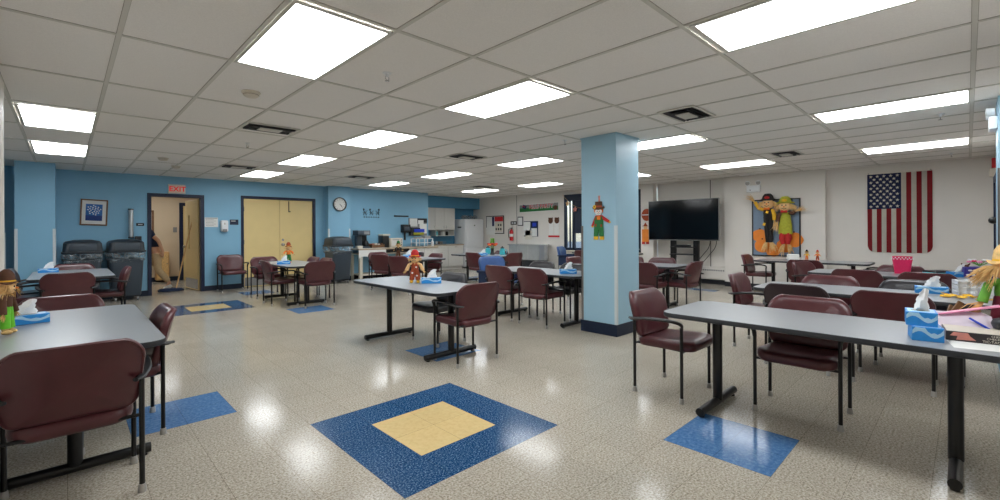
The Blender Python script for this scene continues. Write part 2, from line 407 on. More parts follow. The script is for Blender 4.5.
# free-standing pillar
PX0, PX1, PY0, PY1 = 4.975, 5.535, 3.06, 3.59
mb = MB(); mb.box(PX0, PX1, PY0, PY1, .0, CEIL, .006, 1); mb.mi = 1
mb.box(PX0-.012, PX1+.012, PY0-.012, PY1+.012, 0, .15, .003, 1)
mb.mi = 2; mb.box(PX0-.008, PX1+.008, PY0-.008, PY1+.008, CEIL-.02, CEIL-.001)
mb.mi = 3
mb.box(PX0-.004, PX0+.03, PY0-.004, PY0, .15, 1.40); mb.box(PX0-.004, PX0, PY0, PY0+.03, .15, 1.40)
mb.mi = 4
mb.box(PX0-.004, PX0+.03, PY1, PY1+.004, .15, 1.40); mb.box(PX0-.004, PX0, PY1-.03, PY1+.004, .15, 1.40)
struct('wall_pillar', mb, ['pillar', 'navybase', 'pillar', 'guardw', 'guardg'])
mb = MB()
for x, y, sx, sy in ((-.62, 11.12, 1, 1), (-.13, 11.12, -1, 1), (5.06, 11.86, 1, 1), (5.67, 11.86, -1, 1)):
    x0, x1 = sorted((x-sx*.004, x+sx*.035)); mb.box(x0, x1, y-.004, y, .115, 1.42)
    x0, x1 = sorted((x-sx*.004, x)); mb.box(x0, x1, y, y+.035, .115, 1.42)
mb.box(XL, XL+.004, 5.41, 5.454, .11, 1.35); mb.box(XL-.035, XL+.004, 5.45, 5.454, .11, 1.35)
struct('trim_3', mb, 'guardw')
# near column on the right-hand wall, with a dark guard
mb = MB(); mb.box(6.25, 6.75, YF, -.2, 0, CEIL); mb.mi = 1; mb.box(6.245, 6.29, -.2, -.195, .1, 1.9); mb.box(6.245, 6.25, -.33, -.195, .1, 1.9)
struct('wall_column', mb, ['pillar', 'guardg'])

# ---------------- hall behind the open door
mb = MB(); mb.box(-1, 4.2, 15.4, 15.5, 0, CEIL+.02); mb.box(-1.1, -1, YB+.13, 15.5, 0, CEIL+.02); mb.box(4.2, 4.3, YB+.13, 15.5, 0, CEIL+.02)
mb.box(-1, D1[0], YB+.131, YB+.14, 0, CEIL); mb.box(D1[1], 4.2, YB+.131, YB+.14, 0, CEIL)
struct('wall_hall', mb, 'hallwall')
mb = MB(); mb.box(-1, 4.2, YB+.13, 15.5, CEIL-.002, CEIL+.03); struct('ceiling_hall', mb, 'ceiling')
mb = MB(); mb.box(-1, 2.3, 15.385, 15.4, 0, .12); mb.box(3.3, 4.2, 15.385, 15.4, 0, .12); struct('baseboard_hall', mb, 'navybase')
# EXIT doorway frame
def frame(name, x0, x1, zt, w, y0, y1):
    mb = MB(); mb.box(x0, x0+w, y0, y1, 0, zt, .004, 1); mb.box(x1-w, x1, y0, y1, 0, zt, .004, 1); mb.box(x0+w, x1-w, y0, y1, zt-w, zt, .004, 1)
    return struct(name, mb, 'navy')
frame('door_1', D1[0], D1[1], D1[2], .07, YB-.02, YB+.15)
frame('door_2', D2[0]-.02, D2[1]+.02, D2[2]+.02, .06, YB-.02, YB+.12)
f3 = frame('door_3', 2.3, 3.3, 2.18, .09, 15.36, 15.41)
mb = MB(); mb.box(2.39, 3.21, 15.37, 15.4, 0, 2.09); mb.build('leaf', 'yellow', f3, smooth=False)
# open yellow leaf with a narrow glazed slot
lf = thing('door_leaf', 'open yellow door leaf with narrow glass slot, swung into the hall', 'door', (2.205, YB+.16, 0), R(96))
mb = MB()
mb.box(.0, .90, -.022, .022, .01, .95, .002, 1); mb.box(0, .9, -.022, .022, 1.75, 2.1, .002, 1)
mb.box(0, .58, -.022, .022, .95, 1.75); mb.box(.70, .9, -.022, .022, .95, 1.75)
mb.build('leaf', 'yellow', lf, smooth=False)
mb = MB(); mb.box(.58, .70, -.004, .004, .95, 1.75); mb.build('glass_slot', 'glass', lf)
mb = MB()
for s in (-1, 1):
    mb.cyl((.82, 0, 1.0), (.82, s*.06, 1.0), .012); mb.ball((.82, s*.07, 1.0), .03)
mb.build('knob', 'chrome', lf)
mb = MB(); mb.box(.02, .88, .022, .026, .03, .26); mb.build('kick_plate', 'steel', lf)
# yellow double door
dd = bpy.data.objects['door_2']
for a, b, nm in ((D2[0]+.045, 3.916, 0), (3.922, D2[1]-.045, 1)):
    mb = MB(); mb.box(a, b, YB+.03, YB+.075, .012, D2[2]-.045, .003, 1); o = mb.build('leaf', 'yellow', dd, smooth=False)
    mb = MB(); mb.box(a+.02, b-.02, YB+.026, YB+.03, .03, .24); mb.build('kick_plate', 'greym', o)
mb = MB(); mb.cyl((3.99, YB+.03, 1.02), (3.99, YB-.03, 1.02), .014); mb.ball((3.99, YB-.04, 1.02), .032); mb.cyl((3.99, YB+.03, 1.02), (3.99, YB+.022, 1.02), .04)
mb.cyl((3.99, YB+.03, 1.14), (3.99, YB+.012, 1.14), .026); mb.build('knob', 'chrome', dd)
mb = MB()
for z in (.3, 1.1, 1.9):
    for x in (D2[0]+.045, D2[1]-.045): mb.box(x-.012, x+.012, YB+.012, YB+.03, z-.05, z+.05)
mb.build('hinge', 'greym', dd)
mb = MB(); mb.box(4.13, 4.15, YB+.018, YB+.03, 1.86, 2.13); mb.box(4.13, 4.18, YB+.018, YB+.03, 1.85, 1.875); mb.build('holder_strap', 'black', dd)
# door on the near right-hand wall, seen edge-on
f4 = MB(); f4.box(9.55, 9.66, YF, YF+.05, 0, 2.15); f4.box(10.55, 10.66, YF, YF+.05, 0, 2.15); f4.box(9.66, 10.55, YF, YF+.05, 2.05, 2.15)
d4 = struct('door_4', f4, 'navy'); mb = MB(); mb.box(9.66, 10.55, YF, YF+.03, 0, 2.05); mb.build('leaf', 'navy', d4, smooth=False)

# ---------------- window in the flag wall
mb = MB(); y0, y1, z0, z1 = W1
for a, b in ((y0, y0+.09), (y1-.07, y1), (8.46, 8.53), (7.86, 7.92), (7.0, 7.06)): mb.box(XR-.02, XR+.07, a, b, z0, z1)
mb.box(XR-.02, XR+.07, y0, y1, z0, z0+.08); mb.box(XR-.02, XR+.07, y0, y1, z1-.16, z1); mb.box(XR-.01, XR+.06, y0, 8.5, 1.25, 1.33)
wf = struct('window_1', mb, 'navybase')
mb = MB(); mb.box(XR+.05, XR+.056, y0+.05, y1-.05, z0+.05, z1-.1); mb.build('pane', 'glass', wf)
mb = MB(); mb.box(XR-.06, XR+.1, y0, y1, z0-.04, z0, .004, 1); mb.build('sill', 'cream', wf)
mb = MB()
mb.box(XR+.0, XR+.01, 8.60, 8.66, .8, 2.3); mb.box(XR+.0, XR+.01, 8.46, 8.53, 1.3, 2.3)
for i in range(8): mb.obox(Vector((XR+.012, 8.41-.075*i, 1.8)), (.004, .085, 1.0), Matrix.Rotation(R(12), 3, 'Z'))
for i in range(7): mb.obox(Vector((XR+.0, 6.3+.09*i, 1.55)), (.004, .085, 1.45), Matrix.Rotation(R(62), 3, 'Z'))
mb.box(XR-.03, XR+.05, y0+.02, y1-.02, z1-.2, z1-.04)
bl = mb.build('blind', 'navybase', wf)
mb = MB(); mb.box(13, 60, -30, 60, -.6, -.5); o = mb.build('ground', 'guardg', smooth=False); o['kind'] = 'structure'; tag(o, 'grey ground outside the window', 'ground')

# ------------------------------------------------------------------ ceiling lights
def make_light():
    t = thing('ceiling_light', '', 'ceiling light', (0, 0, 0), 0, 'recessed ceiling light panels')
    mb = MB()
    for a, b, c, d in ((-.294, -.272, -.594, .594), (.272, .294, -.594, .594), (-.272, .272, -.594, -.566), (-.272, .272, .566, .594)): mb.box(a, b, c, d, -.008, .0)
    mb.build('frame', 'tee', t, smooth=False)
    mb = MB(); mb.box(-.272, .272, -.566, .566, -.005, -.001); mb.build('diffuser', 'lamp', t, smooth=False)
    return t
LIGHTS = [((0, 0), 'biggest light panel, at the upper left of the ceiling, nearest the camera'),
 ((3, -2), 'long bright light panel cut by the top edge, right of centre'),
 ((3, 0), 'light panel near the middle of the ceiling, ahead of the blue pillar'),
 ((-2, 3), 'first of two light panels above the left-hand column, the nearer one'),
 ((-2, 5), 'second of two light panels at far left, just in front of the column'),
 ((3, 2), 'light panel behind the central one, between smoke detector and clock'),
 ((3, 4), 'light panel in front of the yellow double doors, second from the blue wall'),
 ((3, 6), 'small far light panel closest to the yellow double doors'),
 ((8, 6), 'light panel just right of the clock column, near the blue wall'),
 ((8, 4), 'light panel above the coffee counter, left of the round vent row'),
 ((8, 2), 'light panel immediately left of the blue pillar top, larger one'),
 ((8, 0), 'light panel directly right of the blue pillar top'),
 ((13, 6), 'farthest light panel above the refrigerator corner'),
 ((13, 4), 'far thin light panel above the party banner'),
 ((13, 2), 'light panel mostly hidden behind the right edge of the pillar top'),
 ((13, 0), 'light panel above the television'),
 ((8, -2), 'light panel at upper right, nearer of the pair before the flag'),
 ((13, -2), 'light panel at right, just above the flag')]
lp = make_light()
for k, ((i, j), lab) in enumerate(LIGHTS):
    p = ({-2: -.05, 0: 1.16, 3: 2.99, 8: 6.01, 13: 9.16}[i], {-2: .56, 0: 3.04, 2: 5.47, 3: 6.8, 4: 7.96, 5: 9.19, 6: 10.38}[j], CEIL-.0065)
    if k == 0: lp.location = p; lp['label'] = lab
    else: dup(lp, p, 0, lab)
# one more panel, out of view, added to light the hall
dup(lp, (1.5, 14.0, CEIL-.0065), PI/2, 'unseen light panel added to brighten the hall behind the exit door', 'added hall light')
# air vents
def make_vent():
    t = thing('ceiling_vent', '', 'vent', (0, 0, 0), 0, 'ceiling air vents')
    mb = MB()
    for a, b, c, d in ((-.285, -.26, -.19, .19), (.26, .285, -.19, .19), (-.26, .26, -.19, -.165), (-.26, .26, .165, .19)): mb.box(a, b, c, d, -.012, 0)
    mb.box(-.12, .12, -.07, .07, -.03, -.02)
    mb.build('frame', 'tee', t, smooth=False)
    mb = MB(); mb.box(-.26, .26, -.165, .165, -.003, -.001); mb.build('duct_opening', 'blackplastic', t, smooth=False)
    mb = MB()
    for k in (-.125, -.085, .085, .125):
        mb.obox(Vector((0, k, -.012)), (.5, .03, .003), Matrix.Rotation(R(40 if k < 0 else -40), 3, 'X'))
    for k in (-.2, .2): mb.obox(Vector((k, 0, -.014)), (.03, .18, .003), Matrix.Rotation(R(-40 if k < 0 else 40), 3, 'Y'))
    mb.build('louvre', 'edge', t, smooth=False)
    return t
VENTS = [((1.735, 5.70), 'dark louvred vent at upper left beyond the smoke detector'), ((2.32, 9.39), 'small louvred vent before the yellow doors'), ((4.76, 9.40), 'louvred vent in front of the clock column'),
 ((4.74, 5.70), 'louvred vent in the middle of the ceiling, left of the pillar'), ((8.3, 9.3), 'farthest louvred vent, toward the refrigerator'), ((4.72, 2.05), 'large louvred vent right of the pillar top'), ((8.38, 2.03), 'louvred vent above the hanging scarecrows')]
vp = make_vent()
for k, ((x, y), lab) in enumerate(VENTS):
    if k == 0: vp.location = (x, y, CEIL-.0065); vp['label'] = lab
    else: dup(vp, (x, y, CEIL-.0065), 0, lab)
def make_sprink():
    t = thing('sprinkler_head', '', 'sprinkler', (0, 0, 0), 0, 'ceiling sprinkler heads')
    mb = MB(); mb.lathe([(.036, 0), (.036, -.004), (.014, -.008), (.011, -.03)]); mb.build('escutcheon', 'white', t)
    mb = MB(); mb.tube([(-.014, 0, -.03), (-.016, 0, -.045), (0, 0, -.06)], .003, 6); mb.tube([(.014, 0, -.03), (.016, 0, -.045), (0, 0, -.06)], .003, 6); mb.lathe([(.017, -.06), (.018, -.063), (.004, -.065)]); mb.build('deflector', 'chrome', t)
    return t
SPR = [((1.80, 3.12), 'sprinkler head right of the biggest light panel'), ((4.90, 3.80), 'sprinkler head just left of the blue pillar top'), ((1.81, 6.89), 'sprinkler head beyond the upper left vent'), ((6.78, .20), 'sprinkler head at right between two light panels'), ((10.43, .18), 'sprinkler head above and right of the flag')]
sp = make_sprink()
for k, ((x, y), lab) in enumerate(SPR):
    if k == 0: sp.location = (x, y, CEIL-.0005); sp['label'] = lab
    else: dup(sp, (x, y, CEIL-.0005), 0, lab)
def make_smoke():
    t = thing('smoke_detector', '', 'smoke detector', (0, 0, 0), 0, 'smoke detectors')
    mb = MB(); mb.lathe([(.075, 0), (.075, -.012), (.062, -.02), (.06, -.034), (.045, -.045), (.0, -.047)]); mb.build('housing', 'cream', t)
    mb = MB(); mb.lathe([(.058, -.024), (.064, -.026), (.058, -.028)]); mb.build('vent_ring', 'brown', t)
    return t
sm = make_smoke()
for k, ((x, y), lab) in enumerate([((1.176, 4.36), 'cream smoke detector near the biggest light panel'), ((1.16, 9.19), 'cream smoke detector above the exit doorway, nearer of two'), ((1.47, 10.14), 'cream smoke detector farther back, over the exit door')]):
    if k == 0: sm.location = (x, y, CEIL-.0005); sm['label'] = lab
    else: dup(sm, (x, y, CEIL-.0005), 0, lab)

# ------------------------------------------------------------------ tables
def make_table():
    t = thing('dining_table', '', 'table', (0, 0, 0), 0, 'grey dining tables')
    H, hx, hy = .73, .39, .915
    mb = MB(); mb.prism(rrect(-hx+.004, hx-.004, -hy+.004, hy-.004, .096, 6), H-.028, H-.0008); mb.prism(rrect(-hx+.006, hx-.006, -hy+.006, hy-.006, .094, 6), H-.0008, H); mb.build('tabletop', 'laminate', t)
    mb = MB(); o = rrect(-hx, hx, -hy, hy, .1, 6); c = [(x*.985, y*.992) for x, y in o]
    mb.rings([[Vector((x, y, z)) for x, y in q] for q, z in ((c, H-.034), (o, H-.030), (o, H-.004), ([(x*.995, y*.998) for x, y in o], H-.0012), (c, H-.0012))], True, True)
    mb.build('edge_band', 'edge', t)
    for s in (-1, 1):
        y = s*.64
        mb = MB(); mb.tube([(0, y, .05), (0, y, H-.045)], .034, 14); lg = mb.build('leg', 'black', t)
        mb = MB(); mb.tube([(-.335, y, .04), (.335, y, .04)], .029, 14); mb.build('foot', 'black', lg)
        mb = MB(); mb.box(-.28, .28, y-.045, y+.045, H-.05, H-.034, .004, 1); mb.box(-.06, .06, y-.12, y+.12, H-.046, H-.034); mb.build('bracket', 'black', lg)
        mb = MB()
        for q in (-.3, .3): mb.cyl((q, y, 0), (q, y, .012), .02, .02, 10)
        mb.build('leveler', 'blackplastic', lg)
    return t
TABLES = [((.033, 4.10), 'grey topped table in the left foreground against the near wall'), ((.07, 9.45), 'grey topped table in front of the grey trash bins at far left'),
 ((3.2, 9.15), 'grey topped table in front of the yellow double doors'), ((2.98, 4.5), 'grey topped table left of the blue pillar, standing alone in the middle'),
 ((5.8, 9.05), 'grey topped table in front of the coffee counter'), ((7.7, 8.6), 'grey topped table with the flower vase, before the refrigerator'),
 ((5.22, 4.5), 'grey topped table just behind and left of the blue pillar'), ((10.55, 6.80), 'grey topped table by the window, mostly hidden by the pillar'),
 ((7.5, 4.25), 'grey topped table in front of the television'), ((3.58, .69), 'grey topped table in the right foreground with the game box'),
 ((5.63, .69), 'grey topped table in the second row from the front at right'), ((7.99, .69), 'grey topped table in the third row at right with the pink basket'),
 ((10.26, 2.08), 'grey topped table below the hanging scarecrows by the wall')]
tp = make_table()
for k, ((x, y), lab) in enumerate(TABLES):
    if k == 0: tp.location = (x, y, 0); tp['label'] = lab
    else:
        c = dup(tp, (x, y, 0), 0, lab)
        if k == 1: c.scale = (1.16, 1, 1)

# ------------------------------------------------------------------ armchairs
def make_chair():
    t = thing('armchair', '', 'chair', (0, 0, 0), 0)
    for sx in (-1, 1):
        for sy, zt in ((-1, .60), (1, .585)):
            mb = MB(); mb.tube([(sx*.256, sy*.2, .012), (sx*.256, sy*.2, zt)], .0125, 10); lg = mb.build('leg', 'black', t)
            mb = MB(); mb.lathe([(.018, 0), (.019, .006), (.016, .04), (.013, .042)], (sx*.256, sy*.2, 0), 12); mb.build('leg_tip', 'glide', lg)
        P = [(sx*.225, -.262, .60), (sx*.256, -.215, .603), (sx*.29, -.1, .622), (sx*.296, .06, .632), (sx*.282, .17, .624), (sx*.262, .205, .6), (sx*.256, .2, .55)]
        mb = MB(); pp = smoothpath(P, 5); mb.tube(pp, [.014]*4+[.02]*(len(pp)-9)+[.015]*5, 8, .7); mb.build('armrest', 'blackplastic', t)
    mb = MB()
    for y in (-.2, .2): mb.tube([(-.256, y, .392 if y > 0 else .40), (.256, y, .392 if y > 0 else .40)], .009, 8)
    for sx in (-1, 1): mb.tube([(sx*.2, -.2, .398), (sx*.2, .2, .39)], .009, 8)
    mb.build('seat_frame', 'black', t)
    # seat cushion
    out = []
    for x, y in rrect(-.238, .238, -.215, .255, .09, 6): out.append((x*(1+.12*(y+.2)/.45 - .06), y + (.03*(1-(x/.24)**2) if y > .1 else 0)))
    def fs(x, y, d): return Vector((x, y, .418 + d + .04*(y+.1) - .10*max(0, y-.12)**1.3*(1) + .25*x*x*(1 if d > 0 else .2)))
    mb = MB(); mb.pillow(out, [(.02, -.042), (.8, -.042), (.95, -.034), (.985, -.02), (1, 0), (.985, .016), (.95, .028), (.85, .035), (.65, .034), (.45, .032), (.2, .031), (.02, .030)], fs); mb.build('seat', 'vinyl', t, ang=60)
    # backrest cushion, leaning and gently curved
    o2 = []
    for x, z in crect(-.274, .274, .0, .335, .045, .085, 7):
        k = z/.335; hw = .90+.10*min(1, k*1.3)
        o2.append((x*hw, z + .055*(1-(x/.274)**2)*k - .012*(1-k)*(1-(x/.274)**2)))
    def fb(x, z, d): return Vector((x, -.20 - .21*z - .12*z*z + d + .75*x*x, .455+z))
    mb = MB(); mb.pillow(o2, [(.02, -.022), (.2, -.022), (.4, -.022), (.6, -.022), (.8, -.022), (.92, -.0215), (.965, -.02), (.992, -.012), (1, 0), (.99, .014), (.955, .026), (.88, .036), (.75, .042), (.55, .045), (.35, .046), (.15, .047), (.02, .047)], fb); bk = mb.build('backrest', 'vinyl', t, ang=60)
    # piped seam round the rear shell
    mb = MB(); pts = [fb(x*.965, .18+(z-.18)*.96, -.021) for x, z in o2]; mb.tube(pts+[pts[0]], .004, 6); mb.build('piping', 'vinyl', bk)
    return t
ch = make_chair()
G = {'f': 'burgundy armchairs'}
N, S, E_, W_ = 0, PI, -PI/2, PI/2       # facing +Y, -Y, +X, -X
CH = [
 (.025, 3.18, N, 'v', 'big burgundy armchair in the left foreground, back to the camera'),
 (.262, 3.98, W_, 'v', 'burgundy armchair at the right side of the left foreground table'),
 (-.03, 5.02, S, 'v', 'burgundy armchair at the far end of the left foreground table'),
 (.02, 8.50, N, 'v', 'burgundy armchair with its back to us at the table before the trash bins'),
 (.10, 10.38, S, 'v', 'burgundy armchair at the far end of the table beside the trash bins'),
 (.44, 9.12, W_, 'v', 'burgundy armchair on the right side of the table near the trash bins'),
 (-.34, 9.15, E_, 'v', 'burgundy armchair at far left edge, nearer one behind the small scarecrow'),
 (-.34, 9.85, E_, 'd', 'dark brown armchair at far left, beneath the blue column'),
 (2.75, 11.70, S, 'v', 'lone burgundy armchair against the blue wall between the two doors'),
 (2.88, 8.98, E_, 'v', 'burgundy armchair at the left side of the table by the yellow doors'),
 (3.03, 10.14, S, 'v', 'burgundy armchair at the far end of the table by the yellow doors'),
 (3.28, 8.25, N, 'v', 'burgundy armchair with its back to us at the table by the yellow doors'),
 (3.50, 9.5, W_, 'v', 'burgundy armchair at the right of the yellow-door table, farther of two'),
 (3.52, 8.94, W_, 'v', 'burgundy armchair at the right of the yellow-door table, nearer the grey bin'),
 (3.02, 3.66, N, 'v', 'burgundy armchair with its back to us at the lone middle table'),
 (3.29, 4.51, W_, 'g', 'charcoal armchair on the far side of the lone middle table'),
 (5.30, 8.50, E_+R(24), 'v', 'burgundy armchair before the coffee counter, right one of two rear views'),
 (5.32, 9.30, E_+R(24), 'v', 'burgundy armchair before the coffee counter, left one of two rear views'),
 (5.70, 10.16, S, 'v', 'burgundy armchair at the far end of the table before the coffee counter'),
 (6.08, 8.75, W_, 'v', 'burgundy armchair facing us at the right end of the coffee counter table'),
 (6.14, 9.60, W_, 'd', 'dark brown armchair behind the small green-hatted scarecrow'),
 (7.35, 8.35, E_, 'v', 'burgundy armchair in front of the refrigerator, back to us'),
 (7.70, 7.72, N, 'v', 'burgundy armchair at the near end of the flower vase table'),
 (8.05, 8.55, W_, 'v', 'burgundy armchair behind the flower vase table, only its top showing'),
 (4.93, 4.26, E_, 'v', 'burgundy armchair with its back to us just left of the pillar'),
 (4.94, 4.95, E_, 'v', 'burgundy armchair behind the lone middle table, left of the pillar pair'),
 (5.55, 4.98, W_, 'g', 'charcoal armchair across the table left of the pillar, its rounded top in view'),
 (5.55, 4.32, W_, 'g', 'charcoal armchair behind the tissue box, touching the left edge of the pillar in view'),
 (7.35, 5.25, S, 'v', 'burgundy armchair just showing beside the pillar below the window'),
 (10.0, 7.02, E_, 'v', 'burgundy armchair at the window table beside the pillar'),
 (6.98, 3.70, E_, 'v', 'burgundy armchair just right of the pillar at the television table'),
 (7.90, 4.02, W_, 'v', 'burgundy armchair behind the television table, under the screen'),
 (7.90, 4.66, W_, 'v', 'burgundy armchair behind the pillar edge at the television table'),
 (7.50, 3.36, N, 'v', 'burgundy armchair at the right end of the television table, back to us'),
 (3.67, 1.73, S, 'v', 'burgundy armchair at the left end of the right foreground table'),
 (3.89, .85, W_, 'v', 'burgundy armchair pushed under the right foreground table, facing us'),
 (5.22, 1.14, E_, 'd', 'dark brown armchair in the second row at right, back to us'),  # darker vinyl stands in for the shade on this chair's back
 (5.18, .45, E_, 'v', 'burgundy armchair behind the tissue boxes at right, back to us'),
 (5.79, 1.67, S, 'v', 'burgundy armchair at the left end of the second row table'),
 (5.95, 1.08, W_, 'v', 'burgundy armchair facing us across the second row table'),
 (5.95, .38, W_, 'g', 'charcoal armchair facing us across the second row table at right'),
 (7.58, 1.00, E_, 'v', 'burgundy armchair left of the pink basket, back to us'),
 (7.58, .33, E_, 'v', 'burgundy armchair right of the pink basket, back to us'),
 (8.46, 1.62, S-.3, 'v', 'burgundy armchair at the left end of the pink basket table'),
 (8.32, .66, W_, 'v', 'burgundy armchair facing us right behind the pink basket'),
 (10.3, 2.99, S, 'v', 'burgundy armchair at the left end of the scarecrow table'),
 (9.28, 1.93, E_, 'v', 'burgundy armchair in front of the scarecrow table, back to us'),
 (10.28, 1.08, N, 'v', 'burgundy armchair at the right end of the scarecrow table, seen side-on'),
]
for k, (x, y, rz, kind, lab) in enumerate(CH):
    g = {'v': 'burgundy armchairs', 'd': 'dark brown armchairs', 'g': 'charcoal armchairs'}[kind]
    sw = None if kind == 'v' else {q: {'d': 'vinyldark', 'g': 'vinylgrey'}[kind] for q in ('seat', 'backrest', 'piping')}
    if k == 0: ch.location = (x, y, 0); ch.rotation_euler = (0, 0, rz); ch['label'] = lab; ch['group'] = g
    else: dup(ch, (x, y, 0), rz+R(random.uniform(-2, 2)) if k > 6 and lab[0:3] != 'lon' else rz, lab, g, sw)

def make_blue_chair():
    t = thing('blue_armchair', '', 'chair', (0, 0, 0), 0, 'blue armchairs')
    for sx in (-1, 1):
        for sy in (-1, 1):
            mb = MB(); mb.tube([(sx*.27, sy*.22, .01), (sx*.27, sy*.22, .62)], .014, 10); lg = mb.build('leg', 'chrome', t)
            mb = MB(); mb.lathe([(.019, 0), (.019, .03), (.014, .035)], (sx*.27, sy*.22, 0), 10); mb.build('leg_tip', 'glide', lg)
        mb = MB(); mb.box(sx*.29-.035, sx*.29+.035, -.24, .25, .60, .64, .012, 2); mb.build('armrest', 'navycloth', t)
        mb = MB(); mb.box(sx*.285-.014, sx*.285+.014, -.22, .2, .34, .60, .008, 1); mb.build('side_panel', 'navycloth', t)
    out = rrect(-.255, .255, -.24, .27, .07, 5)
    mb = MB(); mb.pillow(out, [(.02, -.05), (.9, -.05), (.98, -.03), (1, 0), (.98, .03), (.9, .045), (.5, .05), (.02, .05)], lambda x, y, d: Vector((x, y, .43+d))); mb.build('seat', 'vinylblue', t, ang=60)
    o2 = [(x*(.92+.12*z/.44), z+.025*(1-(x/.28)**2)*z/.44) for x, z in rrect(-.275, .275, 0, .42, .1, 6)]
    mb = MB(); mb.pillow(o2, [(.02, -.035), (.9, -.035), (.98, -.02), (1, 0), (.985, .02), (.93, .04), (.8, .046), (.5, .05), (.02, .05)], lambda x, z, d: Vector((x, -.23-.2*z+d+.9*x*x, .44+z))); mb.build('backrest', 'vinylblue', t, ang=60)
    return t
bc = make_blue_chair(); bc.location = (5.62, 5.82, 0); bc.rotation_euler = (0, 0, S); bc.scale = (1.15, 1, 1); bc['label'] = 'blue vinyl armchair with chrome legs behind two burgundy chairs left of the pillar'
dup(bc, (10.55, 8.05, 0), S+R(20), 'blue armchair with dark sides by the window')

# ------------------------------------------------------------------ bins
def make_bin():
    t = thing('trash_bin', '', 'trash can', (0, 0, 0), 0, 'grey trash bins on dollies')
    def sec(w, z, r=.06): return [Vector((x, y, z)) for x, y in rrect(-w, w, -w, w, r, 4)]
    mb = MB(); mb.rings([sec(.215, .10), sec(.225, .12), sec(.262, .80), sec(.275, .80), sec(.275, .83)]); mb.build('body', 'grey', t)
    mb = MB(); mb.rings([sec(.276, .78), sec(.284, .80), sec(.292, .93), sec(.285, .97)], False, False)
    bm = mb.bm
    for v in bm.verts:
        k = math.sin(v.co.x*60)+math.sin(v.co.y*53+1); v.co += Vector((v.co.x, v.co.y, 0))*k*.02; v.co.z += (k*.018 if v.co.z < .85 else 0)
    bg = mb.build('bag_liner', 'bag', t)
    mb = MB(); mb.rings([sec(.29, .955), sec(.298, .965), sec(.298, .99), sec(.28, .995), sec(.268, 1.15, .07), sec(.24, 1.185, .09), sec(.12, 1.215, .08)]); ld = mb.build('lid', 'greyd', t)
    mb = MB(); mb.obox(Vector((0, -.279, 1.075)), (.38, .012, .135), Matrix.Rotation(R(-5), 3, 'X'), .006); mb.build('flap', 'grey', ld)
    mb = MB(); mb.box(-.2, .2, -.2, .2, .075, .1, .01, 1); mb.build('dolly', 'blackplastic', t)
    for sx in (-1, 1):
        for sy in (-1, 1):
            mb = MB(); mb.cyl((sx*.17-.014, sy*.17, .035), (sx*.17+.014, sy*.17, .035), .035, .035, 12); mb.box(sx*.17-.02, sx*.17+.02, sy*.17-.02, sy*.17+.02, .06, .076); mb.build('caster', 'greym', t)
    return t
bn = make_bin(); bn.location = (.23, 11.72, 0); bn['label'] = 'grey domed trash bin on wheels, left of the pair by the exit door'
dup(bn, (.86, 11.72, 0), R(2), 'grey domed trash bin on wheels, right of the pair by the exit door')
dup(bn, (5.14, 11.45, 0), R(3), 'grey domed trash bin with clear liner under the wall clock')

# ------------------------------------------------------------------ small things on tables
TZ = .7305
def make_tissue():
    t = thing('tissue_box', '', 'tissue box', (0, 0, 0), 0, 'blue tissue boxes')
    mb = MB(); mb.box(-.115, .115, -.06, .06, 0, .062, .002, 1); mb.mi = 1
    # pale wave printed round the long and short sides
    for s in (-1, 1):
        pts = [(-.112+.224*i/10, .030+.014*math.sin(i*.66+2*(s > 0))) for i in range(11)]
        mb.rings([[Vector((x, s*.0604, .002+.0*z)), ] for x, z in pts], False, False, False) if 0 else None
        o = [(x, z) for x, z in pts]+[(x, min(.061, z+.016+.008*(i_ % 3 == 0))) for i_, (x, z) in enumerate(reversed(pts))]
        vs = [mb.bm.verts.new((x, s*.0606, z)) for x, z in o]; n = len(pts)
        for i in range(n-1):
            f = mb.bm.faces.new((vs[i], vs[i+1], vs[2*n-2-i], vs[2*n-1-i])); f.material_index = 1
    mb.prism(rrect(-.1, .1, -.05, .05, .02, 4), .062, .0624)
    mb.build('carton', ['skyblue', 'paleblue'], t)
    mb = MB(); mb.prism([(.07*math.cos(a*PI/8), .022*math.sin(a*PI/8)) for a in range(16)], .0623, .0632); mb.build('slot', 'edge', t)
    mb = MB()
    n = 14; rg = []
    for k in range(7):
        h = k/6
        rg.append([Vector(((.055*(1-.45*h)+.012*math.sin(3*j+k*1.3))*math.cos(2*PI*j/n)+.02*h, (.012+.02*h*(1-h*.6)+.008*math.sin(5*j+k))*math.sin(2*PI*j/n), .061+.085*h+.02*h*math.cos(2*PI*j/n+1))) for j in range(n)])
    mb.rings(rg); mb.build('tissue', 'tissue', t)
    return t
TB = [((-.205, 4.44, TZ), 12, 'blue tissue box beside the lime-trousered scarecrow at far left'), ((-.2, 9.98, TZ), 4, 'blue tissue box on the table by the trash bins'),
 ((2.98, 9.02, TZ), -18, 'blue tissue box on the table by the yellow doors'), ((3.11, 4.40, TZ), -36, 'blue tissue box beside the red-hatted scarecrow on the middle table'),
 ((5.8, 9.14, TZ), -33, 'blue tissue box on the table before the coffee counter'), ((7.5, 8.4, TZ), -45, 'blue tissue box beside the flower vase'),
 ((5.12, 3.93, TZ), -45, 'blue tissue box on the table left of the pillar'), ((3.43, .165, TZ), -80, 'lower blue tissue box in the stack of two at right'),
 ((3.45, .185, TZ+.0765), -84, 'upper blue tissue box in the stack of two, white tissue sticking up'), ((5.88, .24, TZ), -84, 'blue tissue box on the second row table at right'),
 ((8.1, .07, TZ), -50, 'blue tissue box on the pink basket table, at its right end')]
tb = make_tissue()
